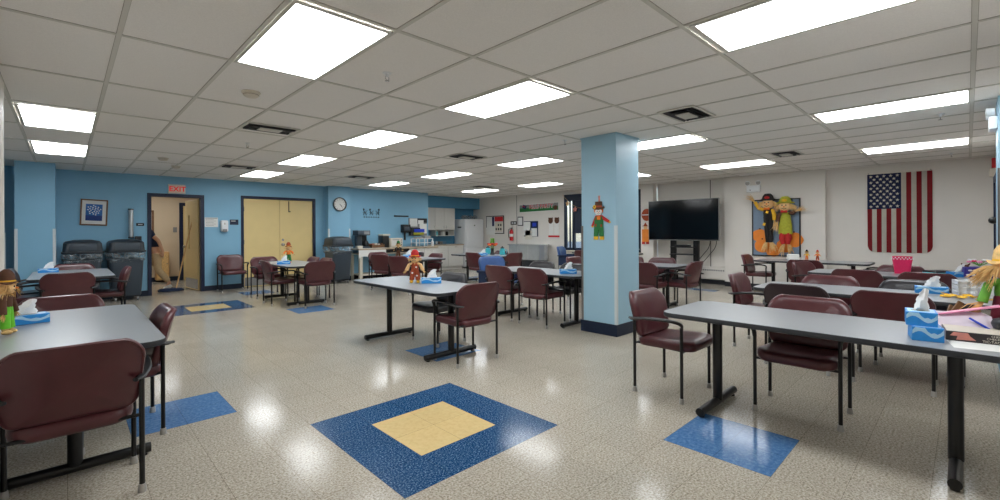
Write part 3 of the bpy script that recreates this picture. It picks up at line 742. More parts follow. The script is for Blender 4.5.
for k, (p, a, lab) in enumerate(TB):
    if k == 0: tb.location = p; tb.rotation_euler = (0, 0, R(a)); tb['label'] = lab
    else:
        c = dup(tb, p, R(a), lab)
        if k in (7, 8): c.scale = (.56, 1.35, 1.22)
        if k == 7:
            for q in list(c.children):
                if q.name.startswith('tissue'): bpy.data.objects.remove(q)

def scarecrow(label, loc, rz, h, shirt, pants, hat, boots='gold', hair='straw', lean=0, hatband='gold', patch=None, name='scarecrow_doll', arms=-.5, big_hair=False, sleeve=None, fat=1.0, shaggy=0):
    """stuffed doll, facing local -Y; h = total height"""
    t = thing(name, label, 'scarecrow', loc, rz); s = h; t.scale = (fat, fat, 1)
    V = lambda x, y, z: Vector((x*s, y*s, z*s))
    mb = MB()
    for q in (-1, 1): mb.tube([V(q*.035, 0, .40), V(q*.06, -.005, .25), V(q*.075, -.01, .09)], [.06*s, .058*s, .062*s], 10)
    mb.ball(V(0, 0, .40), .085*s, 12, (1.1, .8, .9)); mb.build('trousers', pants, t, ang=60)
    for q in (-1, 1):
        mb = MB(); mb.ball(V(q*.08, -.03, .035), .045*s, 12, (1, 1.5, .77)); mb.cyl(V(q*.076, -.01, .05), V(q*.076, -.01, .1), .035*s, .045*s); mb.build('boot', boots, t, ang=60)
    mb = MB(); mb.lathe([(.0, .38), (.085, .385), (.09, .45), (.085, .55), (.055, .61), (.02, .625)], (0, 0, 0), 14, 1, .75)
    for v in mb.bm.verts: v.co *= s
    mb.build('shirt', shirt, t, ang=60)
    for q in (-1, 1):
        mb = MB(); mb.tube([V(q*.06, 0, .58), V(q*.14, -.01, .54), V(q*.2, -.03, .58+arms*.26)], [.036*s, .04*s, .046*s], 10); mb.build('sleeve', sleeve or shirt, t, ang=60)
    for q in (-1, 1):
        mb = MB(); mb.tuft(V(q*.2, -.03, .58+arms*.26), (q*.8, -.2, arms*1.2), (.2 if shaggy else .11)*s, 40 if shaggy else 16, .45, .006*s); mb.build('straw_hand', 'straw', t, smooth=False)
        mb = MB(); mb.tuft(V(q*.077, -.01, .1), (q*.2, -.3, .5), .05*s, 12, .8, .005*s); mb.build('straw_cuff', 'straw', t, smooth=False)
    mb = MB(); mb.tuft(V(0, -.03, .61), (0, -1, -.3), .09*s, 20, .9, .006*s); mb.build('straw_collar', 'straw', t, smooth=False)
    mb = MB(); mb.ball(V(0, -.005, .70), .112*s, 16, (1, .92, .95)); hd = mb.build('head', 'burlap', t, ang=60)
    mb = MB()
    for q in (-1, 1): mb.ball(V(q*.038, -.101, .725), .013*s, 8, (1, .6, 1.2))
    mb.tube([V(-.045, -.098, .675), V(-.02, -.106, .66), V(.02, -.106, .66), V(.045, -.098, .675)], .005*s, 6); mb.build('features', 'blackcloth', hd)
    mb = MB(); mb.tube([V(0, -.1, .70), V(0, -.14, .695)], [.016*s, .004*s], 8); mb.build('nose', 'orange', hd)
    for q in (-1, 1):
        mb = MB()
        for k in range(3): mb.tuft(V(q*.075, -.01+.03*(k-1), .74), (q*1.0, -.2+.3*k, -.8), (.2 if big_hair else .11)*s*(1.3 if shaggy else 1), 40 if shaggy else 18 if big_hair else 10, .5, .006*s)
        mb.build('straw_hair', hair, t, smooth=False)
    mb = MB(); mb.tuft(V(0, -.09, .785), (0, -1, -.5), .045*s, 12, .8, .005*s); mb.build('straw_fringe', hair, t, smooth=False)
    mb = MB(); mb.lathe([(.0, .785), (.138, .775), (.148, .785), (.10, .797), (.098, .84), (.088, .91), (.06, .96), (.03, .985), (.005, .99)], (0, 0, 0), 18)
    for v in mb.bm.verts:
        v.co *= s; v.co.z += .02*s*math.sin(3*math.atan2(v.co.y, v.co.x))*(1 if v.co.xy.length > .12*s else 0)
    ht = mb.build('hat', hat, t, ang=60)
    mb = MB(); mb.lathe([(.099, .79), (.102, .80), (.098, .825), (.094, .825)], (0, 0, 0), 18)
    for v in mb.bm.verts: v.co *= s
    mb.build('hat_band', hatband, ht)
    if patch:
        mb = MB()
        for x, z in ((.045, .47), (-.05, .3), (.06, .22)):
            mb.lathe([(0, 0), (.026, 0), (.026, .006), (0, .006)], (0, 0, 0), 8) if 0 else mb.obox(V(x, -.068, z), (.04*s, .008*s, .04*s), Matrix.Rotation(.4, 3, 'Y'))
        mb.build('patch', patch, t, smooth=False)
    return t
scarecrow('small straw scarecrow with lime green legs at the left edge of the photo', (-.262, 4.06, TZ), R(75), .40, 'brown', 'lime', 'brown', 'straw', big_hair=True, arms=-1.0)
scarecrow('scarecrow doll with red hat and rust overalls on the lone middle table', (2.98, 4.55, TZ), R(-45), .40, 'rust', 'rust', 'red', 'gold', patch='whitep', sleeve='burlap', fat=1.22, arms=-.8)
scarecrow('small scarecrow doll with orange shirt and green trousers before the yellow doors', (3.13, 9.2, TZ), R(-30), .42, 'orange', 'green', 'rust', 'orange')
scarecrow('small scarecrow doll with green hat before the coffee counter', (5.6, 9.24, TZ), R(-40), .40, 'blackcloth', 'brown', 'green', 'orange', hatband='red')
scarecrow('large seated straw scarecrow with green shirt and maroon trousers at the right edge', (3.87, -.15, TZ), R(-70), .53, 'leaf', 'maroon', 'straw', 'brown', big_hair=True, arms=-.9, shaggy=1)
scarecrow('tiny scarecrow figurine with a black hat beside the wall, left of two', (10.5, 2.20, TZ), R(-80), .21, 'gold', 'orange', 'blackcloth', 'orange')
scarecrow('tiny scarecrow figurine with a red hat beside the wall, right of two', (10.48, 2.02, TZ), R(-80), .21, 'orange', 'rust', 'red', 'orange')

# ------------------------------------------------------------------ right foreground clutter
def local(t_loc, rz): return Matrix.Translation(t_loc) @ Matrix.Rotation(rz, 4, 'Z')
# game box: long black carton, its printed side toward the camera
t = thing('board_game_box', 'long black board game box with gold lettering at the right table edge', 'game box', (3.62, -.09, TZ), R(-84))
mb = MB(); mb.box(-.19, .19, -.13, .13, 0, .052, .002, 1); mb.build('carton', 'boxblack', t)
mb = MB(); mb.box(-.186, .186, -.126, .126, .052, .0535); mb.build('lid_print', 'cream', t)
mb = MB(); mb.prism([(-.175, .028), (-.095, .028), (-.105, .048), (-.16, .048)], .1303, .131, face_mtx((0, 0, 0), (1, 0, 0), (0, 0, 1)) @ Matrix.Translation((0, 0, 0)))
mb.prism([(-.15, .008), (-.075, .012), (-.095, .03), (-.145, .028)], .1303, .131, face_mtx((0, 0, 0), (1, 0, 0), (0, 0, 1))); mb.build('printed_panel', 'rose', t)
for body, x, z, sz in (('CHESS', .0, .042, .014), ('CHECKERS', .0, .028, .015), ('TIC-TAC-TOE', .0, .012, .017)):
    text(body, sz, face_negY(x, -.1305, z), 'cream', 'lettering', t, .0005)
# clear zip bag with cards, pink strip and blue slider
t = thing('plastic_pouch', 'clear plastic pouch with pink strip and cobalt slider behind the game box', 'pouch', (3.76, .07, TZ), R(-86))
mb = MB()
rg = []
for k in range(6):
    h = k/5
    rg.append([Vector(((.19-.03*h)*c[0]/.5, (.085*(1-h)+.012)*c[1]/.5+.01*math.sin(4*c[0]*6+k), .004+.115*h+.02*math.sin(c[0]*7))) for c in rrect(-.5, .5, -.5, .5, .12, 5)])
mb.rings(rg); mb.build('pouch', 'clearbox', t, ang=60)
mb = MB(); mb.box(-.15, .15, -.035, .035, .004, .085, .006, 1); mb.build('card_stack', 'whitep', t)
mb = MB(); mb.obox(Vector((.07, .0, .138)), (.26, .06, .008), Matrix.Rotation(R(-16), 3, 'Y'), .002); mb.build('strip', 'palepink', t)
mb = MB(); mb.tube([(.07, -.062, .10), (.16, -.09, .04)], .006, 8); mb.build('slider', 'bluepen', t)
t = thing('wooden_easel', 'brown wooden stand leaning behind the pouch by the seated scarecrow', 'stand', (3.86, .07, TZ), R(-60))
mb = MB(); mb.obox(Vector((0, 0, .085)), (.03, .014, .19), Matrix.Rotation(R(30), 3, 'Y'), .002); mb.obox(Vector((0, .03, .07)), (.03, .014, .16), Matrix.Rotation(R(30), 3, 'Y') @ Matrix.Rotation(R(-22), 3, 'X'), .002); mb.build('frame', 'wood', t)
mb = MB(); mb.lathe([(.0, 0), (.035, .004), (.045, .03), (.035, .055), (.0, .065)], (3.70, -.13, TZ+.054), 14)
o = mb.build('cloth_bundle', 'edge', ang=60); tag(o, 'small dark grey cloth bundle on the game box beside the seated scarecrow', 'bundle')
mb = MB(); mb.box(-.14, .14, -.10, .10, 0, .001); o = mb.build('paper_sheet', 'whitep', loc=(3.40, -.07, TZ), rz=R(-80)); tag(o, 'white paper sheet lying in front of the game box', 'paper')
# second row
t = thing('storage_crate', 'white slatted plastic crate beyond the second row table at right', 'crate', (5.86, -.08, TZ), R(10))
mb = MB()
for z in (0, .05, .10): mb.box(-.03, .0, -.15, .15, z, z+.03); mb.box(.2, .23, -.15, .15, z, z+.03); mb.box(-.03, .23, -.15, -.13, z, z+.03); mb.box(-.03, .23, .13, .15, z, z+.03)
for x in (-.03, .21):
    for k in range(6): mb.box(x, x+.018, -.15+.055*k, -.125+.055*k, 0, .13)
mb.build('slats', 'white', t, smooth=False)
mb = MB(); mb.box(-.02, .22, -.14, .14, 0, .01); mb.build('base', 'white', t)
mb = MB()
for k in range(16):
    a = k*.39; mb.obox(Vector((.0+.09*math.cos(a), .16*math.sin(a*1.7), .012+.006*(k % 3))), (.07, .035, .004), Matrix.Rotation(a, 3, 'Z') @ Matrix.Rotation(R(20), 3, 'X'))
o = mb.build('leaf_garland', ['gold'], loc=(5.62, -.02, TZ), smooth=False); tag(o, 'yellow autumn leaf garland on the second row table behind the scarecrow', 'garland')
# pink basket
t = thing('basket', 'hot pink plastic basket with white dotted rim in front of the flag', 'basket', (8.2, .62, TZ), R(5))
mb = MB(); mb.rings([[Vector((x*k, y*k, z)) for x, y in rrect(-.1, .1, -.1, .1, .03, 4)] for k, z in ((.8, 0), (1.0, .17), (1.06, .19), (1.06, .23), (1.0, .23), (.97, .17), (.78, .01))]); mb.build('body', 'pink', t)
mb = MB()
for s in (0, 1, 2, 3):
    for k in range(6):
        for r in range(2):
            p = Vector((-.088+.035*k+.0175*(r % 2), -.1065, .2+.018*r)); p = Matrix.Rotation(s*PI/2, 3, 'Z') @ p; mb.ball(p, .008, 6)
mb.build('dots', 'white', t)
t = thing('zip_case', 'dark case with blue edge on the pink basket table', 'case', (8.25, .27, TZ), R(-40))
mb = MB(); mb.box(-.13, .13, -.09, .09, 0, .06, .012, 2); mb.build('case', 'blackplastic', t)
mb = MB(); mb.box(-.132, .132, -.092, .092, .024, .036, .002, 1); mb.build('zip_band', 'teal', t)
t = thing('gift_bag', 'indigo patterned box with white motifs at the right end of the third row', 'box', (8.15, -.1, TZ), R(-75))
mb = MB(); mb.box(-.16, .12, -.1, .1, 0, .13, .006, 1); mb.build('carton', 'purple', t)
mb = MB()
for k in range(6):
    for r in range(2): mb.ball((-.13+.046*k+.02*r, -.1, .035+.055*r), .017, 6, (1.2, .1, .6))
mb.build('motif', 'white', t)
mb = MB(); mb.lathe([(0, 0), (.03, .003), (.035, .04), (.026, .08), (.032, .10), (.034, .125), (.02, .15), (.0, .152)], (0, 0, 0), 12)
mb.cyl((.025, 0, .145), (.045, 0, .17), .012, .006); mb.cyl((-.025, 0, .145), (-.045, 0, .17), .012, .006); mb.ball((0, -.035, .12), .016, 8); mb.cyl((.02, -.02, 0), (.03, -.03, .05), .012); mb.cyl((-.02, -.02, 0), (-.03, -.03, .05), .012)
o = mb.build('animal_figurine', ['brown'], loc=(8.13, .02, TZ), rz=R(-60), ang=60); tag(o, 'little brown animal figurine beside the indigo box', 'figurine')
t = thing('flower_bunch', 'bunch of pink and red artificial flowers lying on the indigo box', 'flowers', (8.16, -.1, TZ+.131), 0)
mb = MB()
for k in range(9): a = k*.7; mb.tube([(0, 0, .01), (.05*math.cos(a), .08*math.sin(a), .05+.01*(k % 3))], .004, 6)
mb.build('stems', 'leaf', t)
for nm, m_, st in (('blossom', 'palepink', 0), ('blossom', 'pink', 1), ('blossom', 'white', 2)):
    mb = MB()
    for k in range(4):
        a = k*1.6+st; c = Vector((.06*math.cos(a), .09*math.sin(a), .06+.012*st))
        for q in range(5): mb.ball(c+Vector((.013*math.cos(q*1.26), .013*math.sin(q*1.26), 0)), .012, 6)
    mb.build(nm, m_, t, ang=60)
mb = MB(); mb.lathe([(0, .0), (.03, .004), (.042, .03), (.03, .056), (0, .06)], (0, 0, 0), 16); mb.mi = 1; mb.tube([(0, 0, .055), (.006, 0, .075)], .005, 6)
o = mb.build('toy_pumpkin', ['orange', 'leaf'], loc=(7.98, -.14, TZ), ang=60); tag(o, 'small bright orange toy pumpkin beside the indigo box', 'pumpkin')
mb = MB(); mb.box(-.1, .1, -.06, .06, 0, .11, .01, 1); o = mb.build('paper_bundle', 'whitep', loc=(10.45, 2.42, TZ), rz=R(-70)); tag(o, 'white folded paper bundle beside the tiny figurines', 'paper')

# flower vase table
t = thing('flower_vase', 'dark vase of orange and red flowers on the table before the refrigerator', 'vase', (7.85, 8.43, TZ)); t.scale = (1.2, 1.2, 1.25)
mb = MB(); mb.lathe([(.045, 0), (.05, .01), (.035, .05), (.03, .1), (.04, .13), (.032, .128), (.02, .02)], (0, 0, 0), 16); mb.build('vase', 'blackplastic', t)
mb = MB()
for k in range(7): a = k*.9; mb.tube([(0, 0, .1), (.05*math.cos(a), .05*math.sin(a), .2)], .004, 6)
for k in range(6): a = k*1.05; mb.obox(Vector((.03*math.cos(a), .03*math.sin(a), .27)), (.03, .006, .13), Matrix.Rotation(a, 3, 'Z') @ Matrix.Rotation(R(12), 3, 'X'))
mb.build('leaves', 'leaf', t, smooth=False)
for m_, st in (('orange', 0), ('redp', 1)):
    mb = MB()
    for k in range(4):
        a = k*1.57+st*.8; c = Vector((.075*math.cos(a), .075*math.sin(a), .2+.02*st))
        for q in range(6): mb.ball(c+Vector((.022*math.cos(q*1.05), .022*math.sin(q*1.05), 0)), .02, 6)
    mb.build('blossom', m_, t, ang=60)
for (x, y), lab in (((8.0, 8.76), 'teal jug left of the flower vase'), ((8.0, 8.22), 'teal jug right of the flower vase')):
    t = thing('jug', lab, 'jug', (x, y, TZ), R(-40), 'teal jugs')
    mb = MB(); mb.lathe([(.06, 0), (.07, .01), (.07, .12), (.05, .15), (.045, .165), (.0, .166)]); mb.build('body', 'teal', t)
    mb = MB(); mb.lathe([(.05, .166), (.05, .185), (.02, .19), (.018, .215), (0, .217)]); mb.build('lid', 'blackplastic', t)
    mb = MB(); mb.tube(smoothpath([(.065, 0, .13), (.11, 0, .12), (.11, 0, .05), (.066, 0, .03)]), .008, 6); mb.build('handle', 'teal', t)
mb = MB(); mb.box(-.1, .1, -.07, .07, 0, .02, .004, 1); o = mb.build('napkin_stack', 'whitep', loc=(7.62, 9.05, TZ), rz=R(30)); tag(o, 'white napkin stack at the far end of the flower vase table', 'napkins')

# ------------------------------------------------------------------ blue wall fittings
t = thing('framed_picture', 'brown framed picture of white flowers in a vase on blue', 'picture', (.408, YB-.001, 1.752), 0)
a = R(2.2); F = lambda x0, x1, z0, z1, y0, y1, mb: mb.obox(Matrix.Rotation(a, 3, 'Y') @ Vector(((x0+x1)/2, -(y0+y1)/2, (z0+z1)/2)), (x1-x0, y1-y0, z1-z0), Matrix.Rotation(a, 3, 'Y'), .002)
mb = MB()
for x0, x1, z0, z1 in ((-.205, .205, .235, .26), (-.205, .205, -.26, -.235), (-.205, -.18, -.235, .235), (.18, .205, -.235, .235)): F(x0, x1, z0, z1, 0, .028, mb)
mb.build('frame', 'wood', t, smooth=False)
mb = MB(); F(-.18, .18, -.235, .235, .0, .008, mb); mb.build('mat_board', 'whitep', t)
mb = MB(); F(-.125, .125, -.165, .165, .008, .010, mb); art = mb.build('artwork', 'board_art', t)
mb = MB(); F(-.125, .125, -.165, -.06, .010, .0105, mb); mb.lathe([(.0, -.125), (.035, -.12), (.045, -.09), (.03, -.06), (.0, -.058)], (0, -.011, 0), 12, 1, .1); mb.build('vase_print', 'artdark', art)
mb = MB()
for k in range(24):
    r = .1*math.sqrt((k+.5)/24); q = k*2.4; mb.ball((r*1.05*math.cos(q), -.0115, 0.05+r*math.sin(q)), .0115, 6, (1, .1, 1))
mb.build('blossom_print', 'white', art)
t = thing('cup_dispenser', 'tall brushed metal cup dispenser tube on the blue wall beside the exit door', 'dispenser', (.975, YB-.055, 1.23))
mb = MB(); mb.cyl((0, 0, .02), (0, 0, .6), .042, .042, 18); mb.build('tube', 'steel', t)
mb = MB(); mb.cyl((0, 0, 0), (0, 0, .03), .048, .048, 18); mb.cyl((0, 0, .585), (0, 0, .61), .048, .048, 18); mb.box(-.03, .03, .03, .054, .05, .56); mb.build('end_cap', 'blackplastic', t)
t = thing('door_sign', 'small black sign left of the exit doorway', 'sign', (1.13, YB-.001, 1.516))
mb = MB(); mb.box(-.066, .066, -.008, 0, -.03, .03, .002, 1); mb.build('plate', 'blackplastic', t)
mb = MB()
for k in range(6): mb.box(-.036+.013*k, -.027+.013*k, -.0086, -.008, -.008, .008)
mb.build('lettering', 'white', t, smooth=False)
mb = MB(); mb.box(-.055, .055, -.05, 0, -.05, .05, .008, 2); mb.box(-.03, .03, -.054, -.05, -.03, .03); o = mb.build('wall_box', 'blackplastic', loc=(1.095, YB-.001, 1.22)); tag(o, 'small black wall box under the black sign by the exit door', 'wall box')
t = thing('exit_sign', 'white EXIT sign with red letters above the open doorway', 'exit sign', (1.765, YB-.001, 2.298))
mb = MB(); mb.box(-.155, .155, -.045, 0, -.098, .098, .006, 2); mb.build('housing', 'cream', t)
text('EXIT', .15, face_negY(.01, -.0455, -.004), 'exitred', 'lettering', t, .001, bold=.003)
t = thing('notice_sheet', 'white printed notice between the exit doorway and the sanitizer', 'notice', (2.42, YB-.001, 1.575))
mb = MB(); mb.box(-.13, .13, -.003, 0, -.11, .11); mb.build('sheet', 'whitep', t)
mb = MB(); mb.box(-.12, .12, -.0036, -.003, .088, .098); mb.build('heading', 'grey', t)
mb = MB()
for k in range(5): mb.box(-.11, .05+.04*(k % 2), -.0036, -.003, .06-.035*k, .066-.035*k)
mb.build('text_lines', 'greym', t, smooth=False)
t = thing('sanitizer_dispenser', 'white hand sanitizer dispenser on the blue wall', 'dispenser', (2.67, YB-.001, 1.49))
mb = MB(); mb.box(-.075, .075, -.1, 0, -.13, .13, .025, 3); mb.build('housing', 'white', t)
mb = MB(); mb.box(-.05, .05, -.105, -.06, -.14, -.07, .015, 2); mb.build('push_bar', 'greym', t)
mb = MB(); mb.box(-.012, .012, -.103, -.1, .03, .075); mb.build('level_window', 'glide', t)
t = thing('room_sign', 'navy room sign with pale line, left of the yellow double doors', 'sign', (2.885, YB-.001, 1.58))
mb = MB(); mb.box(-.09, .09, -.006, 0, -.062, .062, .002, 1); mb.build('plate', 'navy', t)
mb = MB(); mb.box(-.065, .03, -.0066, -.006, .02, .034); mb.build('lettering', 'whitep', t)
t = thing('wall_clock', 'round black rimmed white wall clock on the blue column', 'clock', (5.37, 11.858, 2.085))
mt = Matrix.Rotation(PI/2, 4, 'X')
mb = MB(); mb.lathe([(.0, .002), (.16, .002), (.185, 0), (.192, .02), (.185, .045), (.168, .045), (.162, .02), (.161, .006), (0, .005)], (0, 0, 0), 40)
for v in mb.bm.verts: v.co = mt @ v.co
mb.build('rim', 'blackplastic', t)
mb = MB(); mb.lathe([(0, .012), (.163, .012), (.163, .016), (0, .016)], (0, 0, 0), 40)
for v in mb.bm.verts: v.co = mt @ v.co
mb.build('dial', 'whitep', t)
mb = MB()
for k in range(12):
    q = k*PI/6; mb.obox(Vector((.135*math.sin(q), -.0165, .135*math.cos(q))), (.009, .002, .03), Matrix.Rotation(q, 3, 'Y'))
mb.build('numerals', 'black', t, smooth=False)
for ang, L, wd, nm in ((135, .085, .012, 'hour_hand'), (140, .125, .008, 'minute_hand')):
    q = R(ang); mb = MB(); mb.obox(Vector((L*.42*math.sin(q), -.019, L*.42*math.cos(q))), (wd, .002, L), Matrix.Rotation(q, 3, 'Y')); mb.build(nm, 'black', t, smooth=False)
# metal wall art: three dark dancing figures over a row of small marks
t = thing('wall_art', 'dark cut metal wall art of scroll shapes over the coffee machines', 'wall art', (6.44, YB-.001, 1.87))
for k, x in enumerate((-.2, .0, .2)):
    mb = MB(); q = 1 if k != 2 else -1
    mb.tube(smoothpath([(x-.06*q, -.008, .1), (x-.02*q, -.008, .03), (x-.05*q, -.008, -.05)]), .014, 6, .4); mb.tube(smoothpath([(x+.07*q, -.008, .08), (x+.01*q, -.008, .02), (x+.05*q, -.008, -.055)]), .012, 6, .4)
    mb.ball((x-.04*q, -.008, .115), .026, 8, (1, .3, 1)); mb.tube([(x-.07*q, -.008, .03), (x+.08*q, -.008, .0)], .012, 6, .4); mb.build('figure', 'black', t)
mb = MB()
for k in range(7): mb.box(-.24+.075*k, -.2+.075*k, -.008, 0, -.125, -.095)
mb.build('base_marks', 'black', t, smooth=False)
mb = MB(); mb.box(-.25, .25, -.03, 0, -.02, .02, .003, 1); o = mb.build('wall_rail', 'blackplastic', loc=(7.44, YB-.001, 1.807)); tag(o, 'short black rail on the blue wall above the towel dispenser', 'rail')
t = thing('towel_dispenser', 'black paper towel dispenser over the coffee counter', 'dispenser', (7.54, YB-.001, 1.42))
mb = MB(); mb.box(-.13, .13, -.18, 0, -.12, .13, .02, 3); mb.build('housing', 'blackplastic', t)
mb = MB(); mb.box(-.1, .1, -.186, -.17, -.06, .06, .01, 2); mb.build('cover_window', 'grey', t)
mb = MB(); mb.box(-.03, .03, -.06, -.03, -.35, -.12, .004, 1); mb.build('towel_tongue', 'black', t)
t = thing('file_holder', 'black wall file holder with blue and yellow folders and papers', 'file holder', (8.04, YB-.001, 1.47))
mb = MB(); mb.box(-.34, .34, -.012, 0, -.28, .28); mb.build('backing', 'greym', t, smooth=False)
mb = MB(); mb.box(-.33, .03, -.1, -.012, -.26, -.02, .004, 1); mb.box(-.02, .34, -.03, -.012, .14, .28, .004, 1); mb.build('tray', 'blackplastic', t)
for m_, a_, b_, c_, d_, y in (('whitep', -.3, -.02, .02, .27, .02), ('whitep', .06, .33, -.2, .1, .022), ('whitep', .0, .2, .1, .22, .034)):
    mb = MB(); mb.box(a_, b_, -y, -y+.004, c_, d_); mb.build('paper', m_, t, smooth=False)
mb = MB(); mb.box(-.2, .18, -.115, -.101, -.16, -.06); mb.build('folder', 'bluepen', t, smooth=False)
mb = MB(); mb.box(-.22, .16, -.116, -.101, -.24, -.165); mb.build('folder', 'olive', t, smooth=False)

# ------------------------------------------------------------------ coffee counter and kitchenette
t = thing('coffee_counter', 'long counter with tan top and black edge below the file holder', 'counter', (0, 0, 0))
mb = MB(); mb.box(5.72, 8.36, 11.45, YB-.002, .83, .872, .004, 1); mb.build('worktop', 'counter', t)
mb = MB(); mb.box(5.72, 7.32, 11.47, 11.5, .735, .83); mb.build('front_edge', 'black', t)
for x in (5.80, 7.26):
    for y in (11.52, 12.04): mb = MB(); mb.box(x-.045, x+.045, y-.04, y+.04, 0, .74, .006, 1); mb.build('leg', 'cream', t)
mb = MB(); mb.box(5.85, 7.22, 11.56, 12.06, .12, .16); mb.build('lower_shelf', 'cream', t, smooth=False)
mb = MB(); mb.box(5.72, 7.3, 11.5, YB-.01, .70, .735); mb.build('apron', 'cream', t, smooth=False)
mb = MB(); mb.box(7.36, 8.36, 11.5, YB-.01, .1, .83); mb.box(7.4, 8.34, 11.56, YB-.01, 0, .1); mb.build('base_unit', 'cab', t, smooth=False)
for a_, b_ in ((7.38, 7.85), (7.87, 8.34)):
    mb = MB(); mb.box(a_, b_, 11.482, 11.5, .64, .81, .004, 1); d_ = mb.build('drawer', 'cab', t)
    mb = MB(); mb.tube([((a_+b_)/2-.05, 11.465, .73), ((a_+b_)/2+.05, 11.465, .73)], .006, 6); mb.build('handle', 'chrome', d_)
    mb = MB(); mb.box(a_, b_, 11.482, 11.5, .12, .62, .004, 1); mb.build('door', 'cab', t)
# white cloth hung over the counter front
mb = MB(); n = 12
for s in (0,):
    top = [Vector((5.72+.075*k, 11.462, .835)) for k in range(n)]; bot = [Vector((5.72+.075*k, 11.445+.012*math.sin(k*1.9), .60+.05*math.sin(k*.8)+.006*k)) for k in range(n)]
    mb.rings([top, bot], False, False, False)
    back = [Vector((5.72+.075*k, 11.8, .876)) for k in range(n)]; tf = [Vector((5.72+.075*k, 11.455, .876)) for k in range(n)]
    mb.rings([back, tf, top], False, False, False)
o = mb.build('counter_cloth', 'whitep', ang=70); tag(o, 'white cloth hanging over the left front of the coffee counter', 'cloth')
CT = .873
t = thing('coffee_machine', 'grey and black coffee machine at the left of the counter', 'coffee machine', (5.98, 11.78, CT), 0)
mb = MB(); mb.box(-.15, .17, -.16, .16, 0, .05, .01, 1); mb.box(-.15, .0, .0, .16, .05, .36, .01, 1); mb.box(-.2, .17, -.16, .16, .36, .5, .015, 2); mb.build('body', 'grey', t)
mb = MB(); mb.box(0, .16, .04, .16, .05, .36); mb.build('back_panel', 'blackplastic', t, smooth=False)
mb = MB(); mb.lathe([(.05, 0), (.075, .02), (.075, .1), (.05, .15), (.055, .16), (0, .16)], (.08, -.07, .052), 16); mb.build('carafe', 'blackplastic', t)
mb = MB(); mb.box(-.02, .14, -.166, -.16, .39, .47, .003, 1); mb.build('control_panel', 'steel', t)
t = thing('condiment_tray', 'brown tray of packets between coffee machine and microwave', 'tray', (6.38, 11.74, CT), 0)
mb = MB(); mb.box(-.2, .2, -.14, .14, 0, .015); mb.box(-.2, .2, -.14, -.13, 0, .09); mb.box(-.2, .2, .13, .14, 0, .12); mb.box(-.2, -.19, -.14, .14, 0, .1); mb.box(.19, .2, -.14, .14, 0, .1); mb.build('tray', 'wood', t, smooth=False)
for k in range(4): mb = MB(); mb.box(-.17+.09*k, -.1+.09*k, -.1, .1, .015, .12+.015*(k % 2), .004, 1); mb.build('packet_row', ['rose', 'cream', 'whitep', 'brown'][k], t)
t = thing('coffee_urn', 'dark and cream beverage brewer on the counter centre', 'brewer', (6.66, 11.8, CT), 0)
mb = MB(); mb.box(-.1, .1, -.15, .14, 0, .34, .02, 2); mb.build('body', 'blackplastic', t)
mb = MB(); mb.box(-.1, .14, -.15, .14, .342, .39, .015, 2); mb.build('lid', 'cream', t)
t = thing('toaster_oven', 'cream countertop oven right of the dark brewer', 'oven', (6.98, 11.76, CT), 0)
mb = MB(); mb.box(-.2, .2, -.16, .16, .015, .27, .012, 2); mb.build('housing', 'cream', t)
mb = MB(); mb.box(-.17, .09, -.168, -.16, .05, .24, .004, 1); d_ = mb.build('door', 'cab', t)
mb = MB(); mb.tube([(-.15, -.185, .225), (.07, -.185, .225)], .008, 8); mb.build('handle', 'greym', d_)
for z in (.08, .15, .21): mb = MB(); mb.cyl((.15, -.175, z), (.15, -.16, z), .018, .018, 12); mb.build('knob', 'greym', t)
t = thing('wire_rack', 'white two tier wire rack under the file holder', 'rack', (7.98, 11.78, CT), 0)
mb = MB()
for x in (-.3, -.0, .3):
    for y in (-.14, .14): mb.box(x-.012, x+.012, y-.012, y+.012, 0, .24)
for z in (.1, .228): mb.box(-.31, .31, -.15, .15, z, z+.014)
mb.build('frame', 'white', t, smooth=False)
mb = MB(); mb.box(-.25, -.05, -.1, .1, .243, .29, .004, 1); mb.box(.04, .26, -.1, .1, .243, .33, .004, 1); mb.build('supply_box', 'glide', t)
t = thing('soap_bottle', 'white pump bottle at the right end of the coffee counter', 'bottle', (8.26, 11.62, CT))
mb = MB(); mb.lathe([(.04, 0), (.045, .01), (.045, .14), (.02, .17), (.018, .19), (0, .19)]); mb.build('bottle', 'white', t)
mb = MB(); mb.tube([(0, 0, .19), (0, 0, .23), (-.04, -.02, .23)], .008, 6); mb.build('pump', 'white', t)
mb = MB(); mb.box(-.08, .08, -.06, .06, 0, .07, .006, 1); o = mb.build('napkin_box', 'cream', loc=(5.8, 11.6, CT+.005)); tag(o, 'cream carton at the left end of the coffee counter', 'box')
# wall units
t = thing('wall_cabinet', 'white wall cabinet with three doors above the kitchenette counter', 'cabinet', (0, 0, 0))
mb = MB(); mb.box(8.6, 10.17, 12.92, 13.26, 1.38, 2.158); mb.build('carcass', 'cab', t, smooth=False)
for k, (a_, b_) in enumerate(((8.62, 9.28), (9.29, 9.70), (9.71, 10.16))):
    mb = MB(); mb.box(a_, b_, 12.9, 12.92, 1.385, 2.15, .004, 1); d_ = mb.build('door', 'cab', t)
    x = b_-.05 if k < 2 else a_+.05
    mb = MB(); mb.tube([(x, 12.88, 1.43), (x, 12.88, 1.53)], .006, 6); mb.build('handle', 'chrome', d_)
t = thing('open_shelf', 'white open shelf box with jars below the wall cabinet', 'shelf', (0, 0, 0))
mb = MB(); mb.box(9.32, 10.15, 12.92, 13.25, 1.165, 1.185); mb.box(9.32, 9.345, 12.92, 13.25, 1.185, 1.378); mb.box(10.125, 10.15, 12.92, 13.25, 1.185, 1.378); mb.box(9.345, 10.125, 13.23, 13.25, 1.185, 1.378); mb.build('box', 'cab', t, smooth=False)
